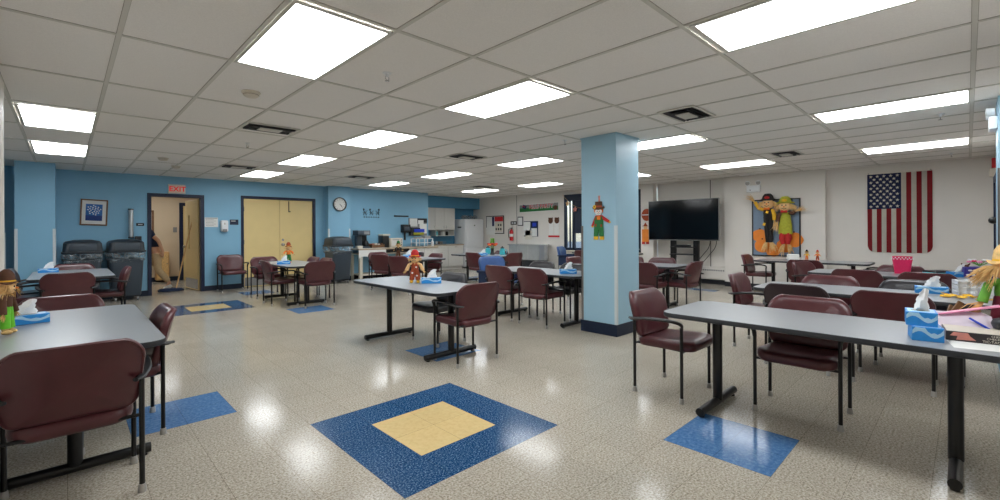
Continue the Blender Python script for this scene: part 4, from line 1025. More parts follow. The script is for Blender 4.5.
for k, (x, m_, lab) in enumerate(((9.45, 'teal', 'teal canister on the open shelf, leftmost'), (9.6, 'greym', 'grey canister on the open shelf, second from left'), (9.75, 'whitep', 'white canister on the open shelf, in the middle'), (9.92, 'blackplastic', 'black canister on the open shelf, rightmost'))):
    mb = MB(); mb.lathe([(.05, 0), (.055, .01), (.055, .11), (.045, .12), (.045, .14), (0, .142)], (0, 0, 0), 14); o = mb.build('canister', m_, loc=(x, 13.06, 1.1855)); tag(o, lab, 'canister', 'canisters on the open shelf')
t = thing('base_cabinet', 'white base cabinet run with tan top beside the refrigerator', 'cabinet', (0, 0, 0))
mb = MB(); mb.box(8.46, 10.32, 12.64, 13.25, .1, .83); mb.box(8.46, 10.32, 12.7, 13.25, 0, .1); mb.build('carcass', 'cab', t, smooth=False)
mb = MB(); mb.box(8.45, 10.34, 12.6, 13.25, .832, .87, .004, 1); mb.build('worktop', 'counter', t)
for a_, b_, dr in ((8.5, 9.05, 1), (9.07, 9.62, 1), (9.64, 10.3, 0)):
    if dr: mb = MB(); mb.box(a_, b_, 12.62, 12.64, .66, .81, .004, 1); mb.build('drawer', 'cab', t)
    mb = MB(); mb.box(a_, b_, 12.62, 12.64, .12, .64 if dr else .81, .004, 1); d_ = mb.build('door', 'cab', t)
    mb = MB(); x = (a_+b_)/2; mb.tube([(x-.05, 12.605, .78 if not dr else .6), (x+.05, 12.605, .78 if not dr else .6)], .006, 6); mb.build('handle', 'chrome', d_)
t = thing('dish_rack', 'dish drainer with cups on the kitchenette counter', 'dish rack', (9.5, 12.95, .871))
mb = MB(); mb.box(-.2, .2, -.14, .14, 0, .015)
for k in range(9): mb.box(-.2+.048*k, -.19+.048*k, -.14, -.13, .0, .11); mb.box(-.2+.048*k, -.19+.048*k, .13, .14, 0, .11)
mb.build('rack', 'greym', t, smooth=False)
for k in range(3): mb = MB(); mb.lathe([(.03, 0), (.04, .09), (.036, .09), (.02, .01)], (-.12+.11*k, 0, .016), 12); mb.build('cup', ['whitep', 'wood', 'greym'][k], t)
t = thing('refrigerator', 'tall white refrigerator in the kitchenette corner', 'refrigerator', (10.83, 12.92, 0))
mb = MB(); mb.box(-.44, .44, -.27, .3, .04, 1.77, .01, 2); mb.build('body', 'white', t)
mb = MB(); mb.box(-.44, .44, -.335, -.275, .74, 1.77, .015, 2); d_ = mb.build('door', 'white', t)
mb = MB(); mb.box(-.40, -.375, -.37, -.335, .85, 1.4, .008, 1); mb.build('handle', 'white', d_)
mb = MB(); mb.box(-.03, .03, -.339, -.335, 1.52, 1.56); mb.build('badge', 'edge', d_)
mb = MB(); mb.box(-.44, .44, -.335, -.275, .06, .725, .015, 2); d_ = mb.build('freezer_drawer', 'white', t)
mb = MB(); mb.box(-.3, .3, -.365, -.335, .64, .67, .008, 1); mb.build('handle', 'white', d_)
mb = MB(); mb.box(-.448, -.44, -.1, .1, 1.45, 1.5); mb.build('side_magnet', 'edge', t)
mb = MB(); mb.box(-.42, .42, -.26, .28, 0, .04); mb.build('plinth', 'edge', t, smooth=False)
mb = MB()
for k in range(9): mb.ball((-.28+.07*k, .02*math.sin(k*2), .06+.03*math.sin(k*1.7)), .085, 10, (1, 1.1, .8))
for v in mb.bm.verts: v.co += Vector((math.sin(v.co.z*90), math.sin(v.co.x*70), math.sin(v.co.x*80+v.co.y*60)))*.012; v.co.z = max(v.co.z, .0)
o = mb.build('plastic_bag', 'bag', loc=(10.78, 12.85, 1.772), ang=70); tag(o, 'crumpled clear plastic bag on top of the refrigerator', 'bag')

# ------------------------------------------------------------------ party wall
t = thing('notice_board', 'notice board with white, blue and red sheets beside the refrigerator', 'notice board', (XR-.001, 12.04, 1.56), 0)
mb = MB(); mb.box(-.02, 0, -.47, .47, -.33, .33); mb.build('frame', 'black', t, smooth=False)
mb = MB(); mb.box(-.024, -.02, -.44, .44, -.3, .3); mb.build('panel', 'whitep', t, smooth=False)
for m_, a_, b_, c_, d_, nm in (('redp', -.43, .0, .12, .29, 'red_sheet'), ('flagblue', .03, .14, -.05, .29, 'blue_sheet'), ('whitep', .16, .42, -.02, .28, 'paper'), ('whitep', .0, .46, -.36, -.1, 'paper'), ('cream', -.4, -.03, -.27, .1, 'paper')):
    mb = MB(); mb.box(-.03, -.024, a_, b_, c_, d_); mb.build(nm, m_, t, smooth=False)
mb = MB()
for k in range(5): mb.box(-.032, -.03, -.36+.12*(k % 3), -.29+.12*(k % 3), -.2+.15*(k//3), -.12+.15*(k//3))
mb.build('photo', 'edge', t, smooth=False)
t = thing('fire_extinguisher', 'red fire extinguisher hung on the grey wall', 'fire extinguisher', (XR-.08, 11.13, .99))
mb = MB(); mb.lathe([(.0, 0), (.06, .005), (.068, .03), (.068, .3), (.05, .36), (.022, .385), (.02, .41), (0, .41)]); mb.build('cylinder', 'redp', t)
mb = MB(); mb.lathe([(.0685, .14), (.0695, .14), (.0695, .24), (.0685, .24)]); mb.build('label', 'whitep', t)
mb = MB(); mb.box(-.02, .02, -.05, .07, .41, .425); mb.box(-.015, .015, -.06, .07, .445, .457); mb.cyl((0, 0, .4), (0, 0, .45), .014); mb.build('handle', 'black', t)
mb = MB(); mb.tube(smoothpath([(-.01, .02, .42), (-.06, .08, .38), (-.075, .07, .2), (-.07, .05, .1)]), .011, 8); mb.build('hose', 'black', t)
t = thing('extinguisher_sign', 'small black and white sign above the fire extinguisher', 'sign', (XR-.001, 11.09, 1.61))
mb = MB(); mb.box(-.006, 0, -.15, .15, -.06, .06); mb.build('plate', 'black', t, smooth=False)
mb = MB(); mb.box(-.007, -.006, -.1, -.03, -.03, .03); mb.box(-.007, -.006, .01, .1, -.02, .02); mb.build('symbol', 'white', t, smooth=False)
t = thing('framed_notice', 'small framed notice right of the fire extinguisher sign', 'notice', (XR-.001, 10.76, 1.665))
mb = MB(); mb.box(-.015, 0, -.13, .13, -.16, .16, .003, 1); mb.build('frame', 'edge', t)
mb = MB(); mb.box(-.017, -.015, -.1, .1, -.13, .13); mb.build('sheet', 'whitep', t, smooth=False)
t = thing('bulletin_board', 'dark bulletin board with white papers above the steel counter', 'bulletin board', (XR-.001, 10.27, 1.40))
mb = MB(); mb.box(-.015, 0, -.32, .32, -.26, .26, .003, 1); mb.build('panel', 'navy', t)
for y0_, y1_, z0_, z1_, m_ in ((.02, .33, -.22, .24, 'whitep'), (-.28, -.02, -.25, .02, 'whitep'), (-.05, .25, -.36, -.05, 'cream'), (-.25, -.08, .08, .2, 'bluepen')):
    mb = MB(); mb.box(-.02, -.015, y0_, y1_, z0_, z1_); mb.build('paper', m_, t, smooth=False)
t = thing('party_banner', 'long BILLS PARTY banner with red letters on green', 'banner', (XR-.001, 9.94, 2.11), R(.0))
mb = MB(); mb.obox(Vector((-.004, 0, 0)), (.008, 1.72, .27), Matrix.Rotation(R(-.8), 3, 'X')); mb.build('sheet', 'whitep', t, smooth=False)
mb = MB(); mb.obox(Vector((-.006, 0, -.055)), (.008, 1.7, .13), Matrix.Rotation(R(-.8), 3, 'X')); mb.build('grass_strip', 'green', t, smooth=False)
mb = MB(); mb.obox(Vector((-.006, 0, .06)), (.007, 1.7, .11), Matrix.Rotation(R(-.8), 3, 'X')); mb.build('sky_strip', 'greym', t, smooth=False)
mt2 = Matrix.Rotation(R(-.8), 4, 'X') @ face_mtx((-.0115, -.12, .03), (0, -1, 0), (0, 0, 1))
text('BILLS PARTY', .19, mt2 @ Matrix.Translation((0, .0, -.001)), 'white', 'letter_outline', t, .0008, bold=.012)
text('BILLS PARTY', .19, mt2 @ Matrix.Translation((0, .0, .002)), 'redp', 'lettering', t, .001, bold=.003)
mb = MB(); mb.obox(Vector((-.012, .62, .04)), (.003, .17, .12), Matrix.Rotation(R(20), 3, 'X')); mb.build('emblem', 'flagblue', t, smooth=False)
mb = MB(); mb.obox(Vector((-.0145, .66, .06)), (.003, .12, .025), Matrix.Rotation(R(20), 3, 'X')); mb.build('emblem_streak', 'redp', t, smooth=False)
mb = MB(); mb.ball((-.012, -.74, -.03), .075, 10, (.06, 1.2, 1)); mb.build('football_print', 'brown', t)
t = thing('owl_chart', 'white chart with two owl faces at top and red base', 'poster', (XR-.001, 9.28, 1.45))
mb = MB(); mb.box(-.006, 0, .02, .2, -.27, .2); mb.box(-.006, 0, -.2, -.02, -.27, .2); mb.build('sheet', 'whitep', t, smooth=False)
mb = MB()
for y in (.13, -.13): mb.ball((-.008, y, .21), .1, 12, (.06, 1, 1)); mb.obox(Vector((-.005, y+.065, .285)), (.008, .05, .05), Matrix.Rotation(R(30), 3, 'X')); mb.obox(Vector((-.005, y-.065, .285)), (.008, .05, .05), Matrix.Rotation(R(-30), 3, 'X'))
mb.build('owl', 'brown', t)
mb = MB(); mb.box(-.007, 0, -.23, .23, -.33, -.27); mb.build('base_strip', 'redp', t, smooth=False)
# stainless serving counter
t = thing('serving_counter', 'stainless steel serving counter against the party wall', 'serving counter', (0, 0, 0))
mb = MB(); mb.prism([(10.68, 10.66), (11.34, 10.66), (11.34, 9.5), (11.06, 9.3), (10.86, 9.26), (10.72, 9.35), (10.68, 9.5)], .40, .86); mb.build('cabinet', 'steel', t)
mb = MB(); mb.prism([(10.65, 10.69), (11.345, 10.69), (11.345, 9.47), (11.06, 9.27), (10.85, 9.22), (10.69, 9.33), (10.65, 9.5)], .86, .89); mb.build('top', 'steel', t)
mb = MB(); mb.prism([(10.72, 10.64), (11.32, 10.64), (11.32, 9.52), (11.05, 9.34), (10.87, 9.3), (10.75, 9.38), (10.72, 9.52)], .12, .40); mb.build('lower_panel', 'edge', t)
mb = MB()
for y in (9.8, 10.25): mb.box(10.672, 10.68, y-.006, y+.006, .42, .85)
mb.build('seam', 'greym', t, smooth=False)
for x, y in ((10.78, 10.56), (11.25, 10.56), (10.85, 9.45), (11.25, 9.55)): mb = MB(); mb.cyl((x, y, 0), (x, y, .12), .025, .025, 10); mb.build('leg', 'greym', t)
# leaf bunting across the window
t = thing('leaf_bunting', 'string of pale autumn leaf cutouts hung across the window', 'bunting', (XR-.08, 0, 0))
pts = smoothpath([(0, 8.86, 2.46), (0, 8.6, 2.22), (0, 8.3, 2.05), (0, 7.9, 2.0), (0, 7.5, 2.08)], 5)
mb = MB(); mb.tube(pts, .004, 6); mb.build('cord', 'straw', t)
for k in (4, 9, 14, 19):
    p = pts[k]; mb = MB(); sh = []
    for j in range(10): r = .085 if j % 2 == 0 else .05; sh.append((r*math.sin(j*PI/5), r*math.cos(j*PI/5)))
    mb.prism(sh, -.003, .003, Matrix.Translation(p+Vector((-.006, 0, -.09))) @ face_mtx((0, 0, 0), (0, -1, 0), (0, 0, 1))); mb.build('leaf', 'rose' if k % 2 else 'burlap', t, smooth=False)

# ------------------------------------------------------------------ TV bay
t = thing('television', 'large black flat television on a stand', 'television', (11.0, 4.91, 1.58), R(-0.5))
mb = MB(); mb.box(-.02, .05, -.89, .89, -.505, .505, .006, 1); mb.build('bezel', 'greym', t)
mb = MB(); mb.box(-.024, -.02, -.875, .875, -.485, .495); mb.build('screen', 'screen', t, smooth=False)
mb = MB(); mb.box(.05, .09, -.4, .4, -.3, .3, .02, 1); mb.build('rear_housing', 'blackplastic', t)
t = thing('television_stand', 'black two post stand with shelves carrying the television', 'stand', (11.12, 4.9, 0))
for y in (.29, -.29):
    mb = MB(); mb.box(-.04, .04, y-.065, y+.065, .05, 1.4, .004, 1); mb.build('post', 'black', t)
    mb = MB(); mb.box(-.35, .15, y-.05, y+.05, .0, .055, .006, 1); mb.build('foot', 'black', t)
for z, d in ((.9, -.22), (.72, -.25), (.35, -.25)): mb = MB(); mb.box(d, .05, -.28, .28, z, z+.022, .004, 1); mb.build('shelf', 'blackplastic', t)
t = thing('media_player', 'small black media box on the television stand shelf', 'media box', (11.0, 4.9, .9225))
mb = MB(); mb.box(-.08, .08, -.18, .18, 0, .045, .005, 1); mb.build('case', 'blackplastic', t)
mb = MB(); mb.box(-.083, -.08, -.1, .05, .015, .03); mb.build('display', 'screen', t)
for k, (y0_, y1_, lab) in enumerate(((4.35, 4.75, 'black cable hanging below the television, left one'), (4.2, 4.6, 'black cable hanging below the television, right one'))):
    mb = MB(); mb.tube(smoothpath([(11.28, y0_, 1.3), (11.30, y0_+.02, .95), (11.32, y0_+.2, .7), (11.3, y1_, .45), (11.25, y1_+.1, .3)], 6), .008, 6); o = mb.build('cable', 'black'); tag(o, lab, 'cable', 'television cables')
t = thing('wall_heater', 'white wall convector with a vent row, low in the television bay', 'heater', (XR+.115, 4.42, .13))
mb = MB(); mb.box(-.09, 0, -.45, .45, 0, .3, .006, 1); mb.build('cabinet', 'greywall', t)
mb = MB()
for k in range(14): mb.box(-.0925, -.09, -.36+.053*k, -.325+.053*k, .2, .235)
mb.build('vent_slots', 'greym', t, smooth=False)
mb = MB(); mb.ball((0, 0, 0), .15, 14, (.12, 1, 1.1)); mb.mi = 1; mb.box(-.022, -.012, -.12, .12, -.012, .012)
o = mb.build('football_cutout', ['rust', 'white'], loc=(XR-.128, 5.98, 1.745)); tag(o, 'brown football cutout with white stripe left of the television', 'decoration')
t = thing('hanging_scarecrow', 'flat orange scarecrow cutout hanging left of the television', 'decoration', (XR-.112, 6.02, .96))
mb = MB(); mb.box(-.02, 0, -.1, .1, .06, .40, .004, 1); mb.build('body', 'orange2', t)
mb = MB(); mb.box(-.02, 0, -.1, -.02, 0, .06); mb.box(-.02, 0, .02, .1, 0, .06); mb.build('feet', 'red', t, smooth=False)
mb = MB(); mb.ball((-.01, 0, .44), .055, 12, (.2, 1, 1)); mb.build('face', 'burlap', t)
mb = MB(); mb.prism([(-.1, .48), (.1, .48), (.05, .5), (0, .58), (-.05, .5)], .0, .02, face_mtx((0, 0, 0), (0, -1, 0), (0, 0, 1))); mb.build('hat', 'rust', t, smooth=False)

# ------------------------------------------------------------------ flag
t = thing('american_flag', 'American flag hung vertically on the grey wall', 'flag', (XR+.03, .907, 1.648))
yL, yR, zB, zT, r = .464, -.464, -.765, .757, .12
us = .0; uz = .075        # union: left of us, above uz
def wav(y, z): return -.004-.006*math.sin(y*26+z*1.5)-.004*math.sin(y*11)*(.5-z)
def zbot(y):
    e = min(yL-y, y-yR)
    return zB + (r-math.sqrt(max(0, r*r-(r-e)**2)) if e < r else 0)
n = 13; wd = (yL-yR)/n; sets = {'flagred': MB(), 'flagwhite': MB()}
us = yL-7*wd
for k in range(n):
    mb = sets['flagred' if k % 2 == 0 else 'flagwhite']; a_, b_ = yL-k*wd, yL-(k+1)*wd; top = uz if k < 7 else zT
    prev = None
    for j in range(15):
        row = []
        for q in range(5):
            y = a_+(b_-a_)*q/4; zb = zbot(y); z = top+(zb-top)*j/14; row.append((y, z))
        fr = [mb.bm.verts.new((wav(y, z)-.003, y, z)) for y, z in row]
        if prev:
            for q in range(4): mb.bm.faces.new((prev[q], prev[q+1], fr[q+1], fr[q]))
        prev = fr
for m_, mb in sets.items():
    bmesh.ops.solidify(mb.bm, geom=list(mb.bm.faces), thickness=.002); mb.build('red_stripes' if m_ == 'flagred' else 'white_stripes', m_, t, ang=60)
mb = MB(); prev = None
for j in range(13):
    fr = [mb.bm.verts.new((wav(yL+(us-yL)*q/14, uz+(zT-uz)*j/12)-.003, yL+(us-yL)*q/14, uz+(zT-uz)*j/12)) for q in range(15)]
    if prev:
        for q in range(14): mb.bm.faces.new((prev[q], prev[q+1], fr[q+1], fr[q]))
    prev = fr
bmesh.ops.solidify(mb.bm, geom=list(mb.bm.faces), thickness=.002); un = mb.build('union', 'flagblue', t, ang=60)
mb = MB()
for rr in range(11):
    for c in range(5 if rr % 2 == 0 else 4):
        y = yL-(.055+(c+(0 if rr % 2 == 0 else .5))*.098); z = zT-.05-rr*.0585
        sh = [((.031 if j % 2 == 0 else .0135)*math.sin(j*PI/5), (.031 if j % 2 == 0 else .0135)*math.cos(j*PI/5)) for j in range(10)]
        mb.prism(sh, 0, .003, face_mtx((wav(y, z)-.006, y, z), (0, -1, 0), (0, 0, 1)))
mb.build('stars', 'flagwhite', un, smooth=False)
mb = MB(); mb.box(-.016, .0, yR, yL, zT-.005, zT+.03); mb.build('header', 'flagwhite', t, smooth=False)
mb = MB()
for y in (yL-.02, yR+.02): mb.cyl((-.018, y, zT+.012), (-.014, y, zT+.012), .01, .01, 10)
mb.build('grommet', 'greym', t)

# ------------------------------------------------------------------ hanging scarecrows, pin board, emergency lights
BX = XR-.11
t = thing('pin_board', 'grey blue pin board with black frame behind the hanging scarecrows', 'pin board', (BX-.001, 2.93, 1.38))
mb = MB()
for a_, b_, c_, d_ in ((-.47, .47, .6, .625), (-.47, .47, -.635, -.61), (-.47, -.445, -.61, .6), (.445, .47, -.61, .6)): mb.box(-.025, 0, a_, b_, c_, d_)
mb.build('frame', 'black', t, smooth=False)
mb = MB(); mb.box(-.014, 0, -.445, .445, -.61, .6); mb.build('panel', 'cork', t, smooth=False)
for kp, (y, z, r_, lab) in enumerate(((3.24, 1.20, .15, 'orange paper pumpkin at the upper left of the pin board'), (3.19, .97, .155, 'orange paper pumpkin at the lower left of the pin board'), (2.98, .87, .14, 'orange paper pumpkin at the bottom middle of the pin board, partly hidden by straw'), (2.76, .98, .15, 'orange paper pumpkin behind the red-skirted scarecrow legs'), (2.58, 1.11, .165, 'orange paper pumpkin at the right side of the pin board'))):
    t = thing('paper_pumpkin', lab, 'pumpkin', (BX-.0149-.0062*(kp % 2), y, z), 0, 'paper pumpkins')
    mb = MB(); o_ = []
    for j in range(40): q = 2*PI*j/40; rad = r_*(1+.03*math.cos(5*q)); o_.append((rad*math.cos(q)*1.02, rad*math.sin(q)*.95))
    mb.prism(o_, 0, .006, face_mtx((0, 0, 0), (0, -1, 0), (0, 0, 1))); mb.build('disc', 'orange2', t, smooth=False)
    mb = MB(); mb.box(-.008, 0, -.012, .012, r_*.93, r_*1.12); mb.build('stem', 'brown', t, smooth=False)
def hang(label, y, ztop, hgt, body, shirt, hat, legs, dress=False):
    t = thing('hanging_scarecrow', label, 'scarecrow', (BX-.11, y, ztop-hgt), 0, 'hanging scarecrows'); H = hgt
    mb = MB()
    if dress:
        mb.lathe([(.0, .34*H), (.135, .345*H), (.125, .5*H), (.095, .66*H), (.08, .72*H), (0, .725*H)], (0, 0, 0), 16, .45, 1)
    else:
        mb.lathe([(.0, .54*H), (.085, .545*H), (.098, .66*H), (.085, .74*H), (0, .745*H)], (0, 0, 0), 16, .6, 1)
        for q in (-1, 1): mb.tube([(0, q*.045, .6*H), (0, q*.04-.01, .4*H), (0, q*.03-.02, .16*H)], [.05, .046, .038], 10)
    mb.build('overalls' if not dress else 'dress', body, t, ang=60)
    if dress:
        mb = MB()
        for q in (-1, 1): mb.tube([(0, q*.05, .36*H), (0, q*.06, .27*H), (0, q*.04, .17*H)], [.058, .062, .04], 10)
        mb.build('trousers', legs, t, ang=60)
    for q in (-1, 1):
        up = q > 0 and not dress
        if dress: P = [(0, q*.075, .71*H), (-.02, q*.12, .66*H), (-.04, q*.13, .56*H)] if q > 0 else [(0, -.075, .71*H), (-.01, -.14, .70*H), (-.02, -.19, .735*H)]
        else: P = [(0, .08, .72*H), (0, .18, .75*H), (-.01, .26, .86*H)] if up else [(0, -.08, .72*H), (-.02, -.125, .64*H), (-.03, -.13, .54*H)]
        mb = MB(); mb.tube(P, [.04, .04, .034], 10); mb.build('sleeve', shirt, t, ang=60)
        mb = MB(); mb.tuft(P[2], (0, .7, .7) if up else (-.2, q*.25, -1) if not (dress and q < 0) else (0, -.7, .3), .28 if up else .22, 20, .35, .0045); mb.build('straw_hand', 'straw', t, smooth=False)
        mb = MB(); mb.tuft((0, q*.035-.01, .19*H), (0, q*.3, -1), .24, 26, .3, .006); mb.build('straw_foot', 'straw', t, smooth=False)
    mb = MB(); mb.ball((-.02, 0, .82*H), .112, 16, (.8, 1.08, 1)); hd = mb.build('head', 'burlap', t, ang=60)
    mb = MB()
    for q in (-1, 1): mb.ball((-.102, q*.035, .84*H), .013, 8)
    mb.tube([(-.095, -.045, .79*H), (-.105, 0, .775*H), (-.095, .045, .79*H)], .006, 6); mb.build('features', 'blackcloth', hd)
    mb = MB(); mb.tube([(-.1, 0, .815*H), (-.13, 0, .81*H)], [.018, .006], 8); mb.build('nose', 'orange', hd)
    for q in (-1, 1):
        mb = MB()
        for k in range(3): mb.tuft((-.03+.03*k, q*.085, .86*H), (-.3, q*.9, -1), .17, 16, .4, .006)
        mb.build('straw_hair', 'straw', t, smooth=False)
    mb = MB(); mb.lathe([(.0, .89*H), (.175, .875*H), (.185, .885*H), (.12, .91*H), (.1, .96*H), (.06, .995*H), (0, H)], (-.01, 0, 0), 20, .55, 1); ht = mb.build('hat', hat, t, ang=60)
    mb = MB(); mb.ball((-.075, 0, .925*H), .035, 10, (.5, 1.5, .9)); mb.build('hat_flower', 'red' if not dress else 'gold', ht)
    mb = MB(); mb.tube([(-.08, -.05, .735*H), (-.1, 0, .73*H), (-.08, .05, .735*H)], [.03, .018, .03], 8); mb.build('bow_tie', 'orange' if not dress else 'red', t)
    if not dress:
        mb = MB(); mb.obox(Vector((-.062, .0, .68*H)), (.01, .05, .05), Matrix.Rotation(.3, 3, 'X')); mb.obox(Vector((-.066, .06, .47*H)), (.01, .05, .06), Matrix.Rotation(.3, 3, 'X')); mb.build('patch', 'gold', t, smooth=False)
    return t
hang('hanging scarecrow in black overalls and black hat, left of the pair', 3.05, 2.13, 1.28, 'blackcloth', 'gold', 'blackcloth', 'blackcloth')
hang('hanging scarecrow in olive dress and red trousers, right of the pair', 2.72, 2.05, 1.24, 'olive', 'brown', 'olive', 'red', True)
def emergency(label, loc, rz, s=1):
    t = thing('emergency_light', label, 'emergency light', loc, rz, 'emergency lights')
    mb = MB(); mb.box(-.14*s, .14*s, -.07*s, 0, -.075*s, .075*s, .01, 2); mb.build('housing', 'white', t)
    for q in (-1, 1):
        mb = MB(); mb.cyl((q*.1*s, -.035*s, .07*s), (q*.1*s, -.04*s, .1*s), .015*s); mb.cyl((q*.11*s, -.02*s, .13*s), (q*.11*s, -.09*s, .125*s), .04*s, .055*s, 18); lh = mb.build('lamp_head', 'white', t)
        mb = MB(); mb.cyl((q*.11*s, -.0905*s, .125*s), (q*.11*s, -.092*s, .125*s), .046*s, .046*s, 18); mb.build('lens', 'glide', lh)
    mb = MB(); mb.cyl((-.06*s, -.071*s, -.03*s), (-.06*s, -.074*s, -.03*s), .012*s); mb.build('test_button', 'edge', t)
emergency('white twin head emergency light above the hanging scarecrows', (BX+.0005, 3.36, 2.26), -PI/2, 1.0)
emergency('white emergency light with round lamp head at the upper right edge', (6.42, -.1995, 2.34), PI, .8)
t = thing('fire_alarm', 'red fire alarm strobe with beige box on the right-hand wall', 'fire alarm', (10.9, YF-.0005, 2.30), PI)
mb = MB(); mb.box(-.06, .06, -.06, 0, .02, .18, .006, 1); mb.build('strobe', 'redp', t)
mb = MB(); mb.box(-.05, .05, -.09, 0, -.12, .015, .006, 1); mb.build('box', 'cream', t)
mb = MB(); mb.cyl((9.45, YF+.001, 1.45), (9.45, YF+.06, 1.45), .012); mb.ball((9.45, YF+.085, 1.45), .05); o = mb.build('wall_hook', 'black'); tag(o, 'black round door holder on the right-hand wall', 'hook')

# ------------------------------------------------------------------ felt scarecrow cutout on the pillar
t = thing('scarecrow_cutout', 'flat felt scarecrow with brown hat and green overalls on the pillar', 'decoration', (PX0-.001, 3.315, 1.219))
FM = face_mtx((0, 0, 0), (0, -1, 0), (0, 0, 1)) @ Matrix.Translation((0, 0, 0))
def fl(name, polys, m_, d0, d1):
    mb = MB()
    for P in polys: mb.prism([((x-165)*.00152, (455-z)*.00139) for x, z in P], d0, d1, FM)
    return mb.build(name, m_, t, smooth=False)
def ov(cx, cz, a_, b_, n=16): return [(cx+a_*math.cos(2*PI*k/n), cz+b_*math.sin(2*PI*k/n)) for k in range(n)]
fl('boot', [[(116, 420), (160, 420), (160, 455), (116, 455)]], 'gold', .001, .010); fl('boot', [[(175, 420), (216, 420), (216, 455), (175, 455)]], 'gold', .001, .010)
fl('overalls', [[(126, 265), (210, 265), (216, 425), (172, 425), (167, 360), (158, 425), (118, 425)], [(135, 240), (150, 240), (152, 268), (138, 268)], [(188, 240), (203, 240), (205, 268), (190, 268)]], 'green', .006, .013)
fl('sleeve', [[(134, 228), (146, 250), (112, 330), (92, 325)]], 'red', .003, .011); fl('sleeve', [[(198, 226), (272, 278), (262, 300), (200, 265)]], 'red', .003, .011)
fl('shirt', [[(140, 228), (196, 228), (204, 285), (134, 285)]], 'red', .001, .006); fl('bib', [[(150, 235), (187, 235), (185, 270), (152, 270)]], 'orange', .013, .016)
fl('hand', [ov(102, 331, 12, 10)], 'gold', .001, .008); fl('hand', [ov(270, 292, 11, 10)], 'gold', .001, .008)
fl('patch', [[(130, 308), (146, 308), (146, 332), (130, 332)], [(186, 312), (202, 312), (202, 336), (186, 336)]], 'rust', .013, .015)
hd = fl('head', [ov(166, 196, 35, 32)], 'whitep', .004, .012); fl('hair', [ov(134, 186, 13, 18), ov(198, 186, 13, 18)], 'orange', .002, .010)
e = fl('features', [ov(154, 190, 4, 5, 8), ov(178, 190, 4, 5, 8), [(150, 208), (166, 214), (182, 208), (166, 219)]], 'black', .0122, .0135); fl('nose', [ov(166, 199, 5, 5, 8)], 'orange', .0122, .014)
ht = fl('hat', [[(108, 150), (118, 146), (134, 152), (136, 100), (202, 100), (202, 150), (222, 144), (228, 160), (210, 172), (166, 178), (122, 172), (110, 164)]], 'brown', .010, .018)
fl('hat_band', [[(135, 138), (203, 138), (203, 152), (135, 152)]], 'rust', .018, .020); fl('sunflower', [ov(130, 148, 15, 17)], 'gold', .019, .023); fl('flower_centre', [ov(130, 148, 6, 7, 10)], 'black', .0232, .025)
fl('hanging_ribbon', [[(160, 45), (180, 45), (178, 102), (164, 102)]], 'rose', .002, .006)

# ------------------------------------------------------------------ the hall: mop and the person with it
t = thing('dust_mop', 'navy dust mop with long pine handle leaning against the open door', 'mop', (1.72, 12.62, 0))
mb = MB(); mb.tube([(.10, -.02, .07), (.435, .10, 1.62)], .014, 10); mb.build('handle', 'pine', t)
mb = MB(); mb.box(-.16, .16, -.03, .03, .05, .065, .004, 1); mb.tube([(.04, 0, .065), (.10, -.02, .09)], .012, 8); mb.build('swivel_frame', 'chrome', t)
mb = MB(); n = 28
mb.rings([[Vector(((.24*k)*math.cos(2*PI*j/n)*(1+.08*math.sin(j*7)), (.1*k)*math.sin(2*PI*j/n)*(1+.12*math.sin(j*5+1)), z+.006*math.sin(j*3))) for j in range(n)] for k, z in ((1, .004), (1.04, .03), (.85, .065), (.4, .075), (.05, .075))]); mb.build('mop_head', 'navycloth', t, ang=60)

def skin_mesh(name, nodes, edges, m_, parent, root=0, sub=2, mats=None):
    """nodes: (x, y, z, rx, ry)"""
    me = bpy.data.meshes.new(name); me.from_pydata([n[:3] for n in nodes], edges, [])
    o = bpy.data.objects.new(name, me); COL.objects.link(o)
    md = o.modifiers.new('Skin', 'SKIN'); md.use_smooth_shade = True
    sv = me.skin_vertices[0].data
    for i, n in enumerate(nodes): sv[i].radius = (n[3], n[4]); sv[i].use_root = (i == root)
    s2 = o.modifiers.new('Subdivision', 'SUBSURF'); s2.levels = sub; s2.render_levels = sub
    dg = bpy.context.evaluated_depsgraph_get(); dg.update(); m2 = bpy.data.meshes.new_from_object(o.evaluated_get(dg)); m2.name = name
    bpy.data.objects.remove(o)
    m2.materials.clear(); m2.materials.append(M[m_])
    for p in m2.polygons: p.use_smooth = True
    ob = bpy.data.objects.new(name, m2); COL.objects.link(ob); ob.parent = parent
    return ob
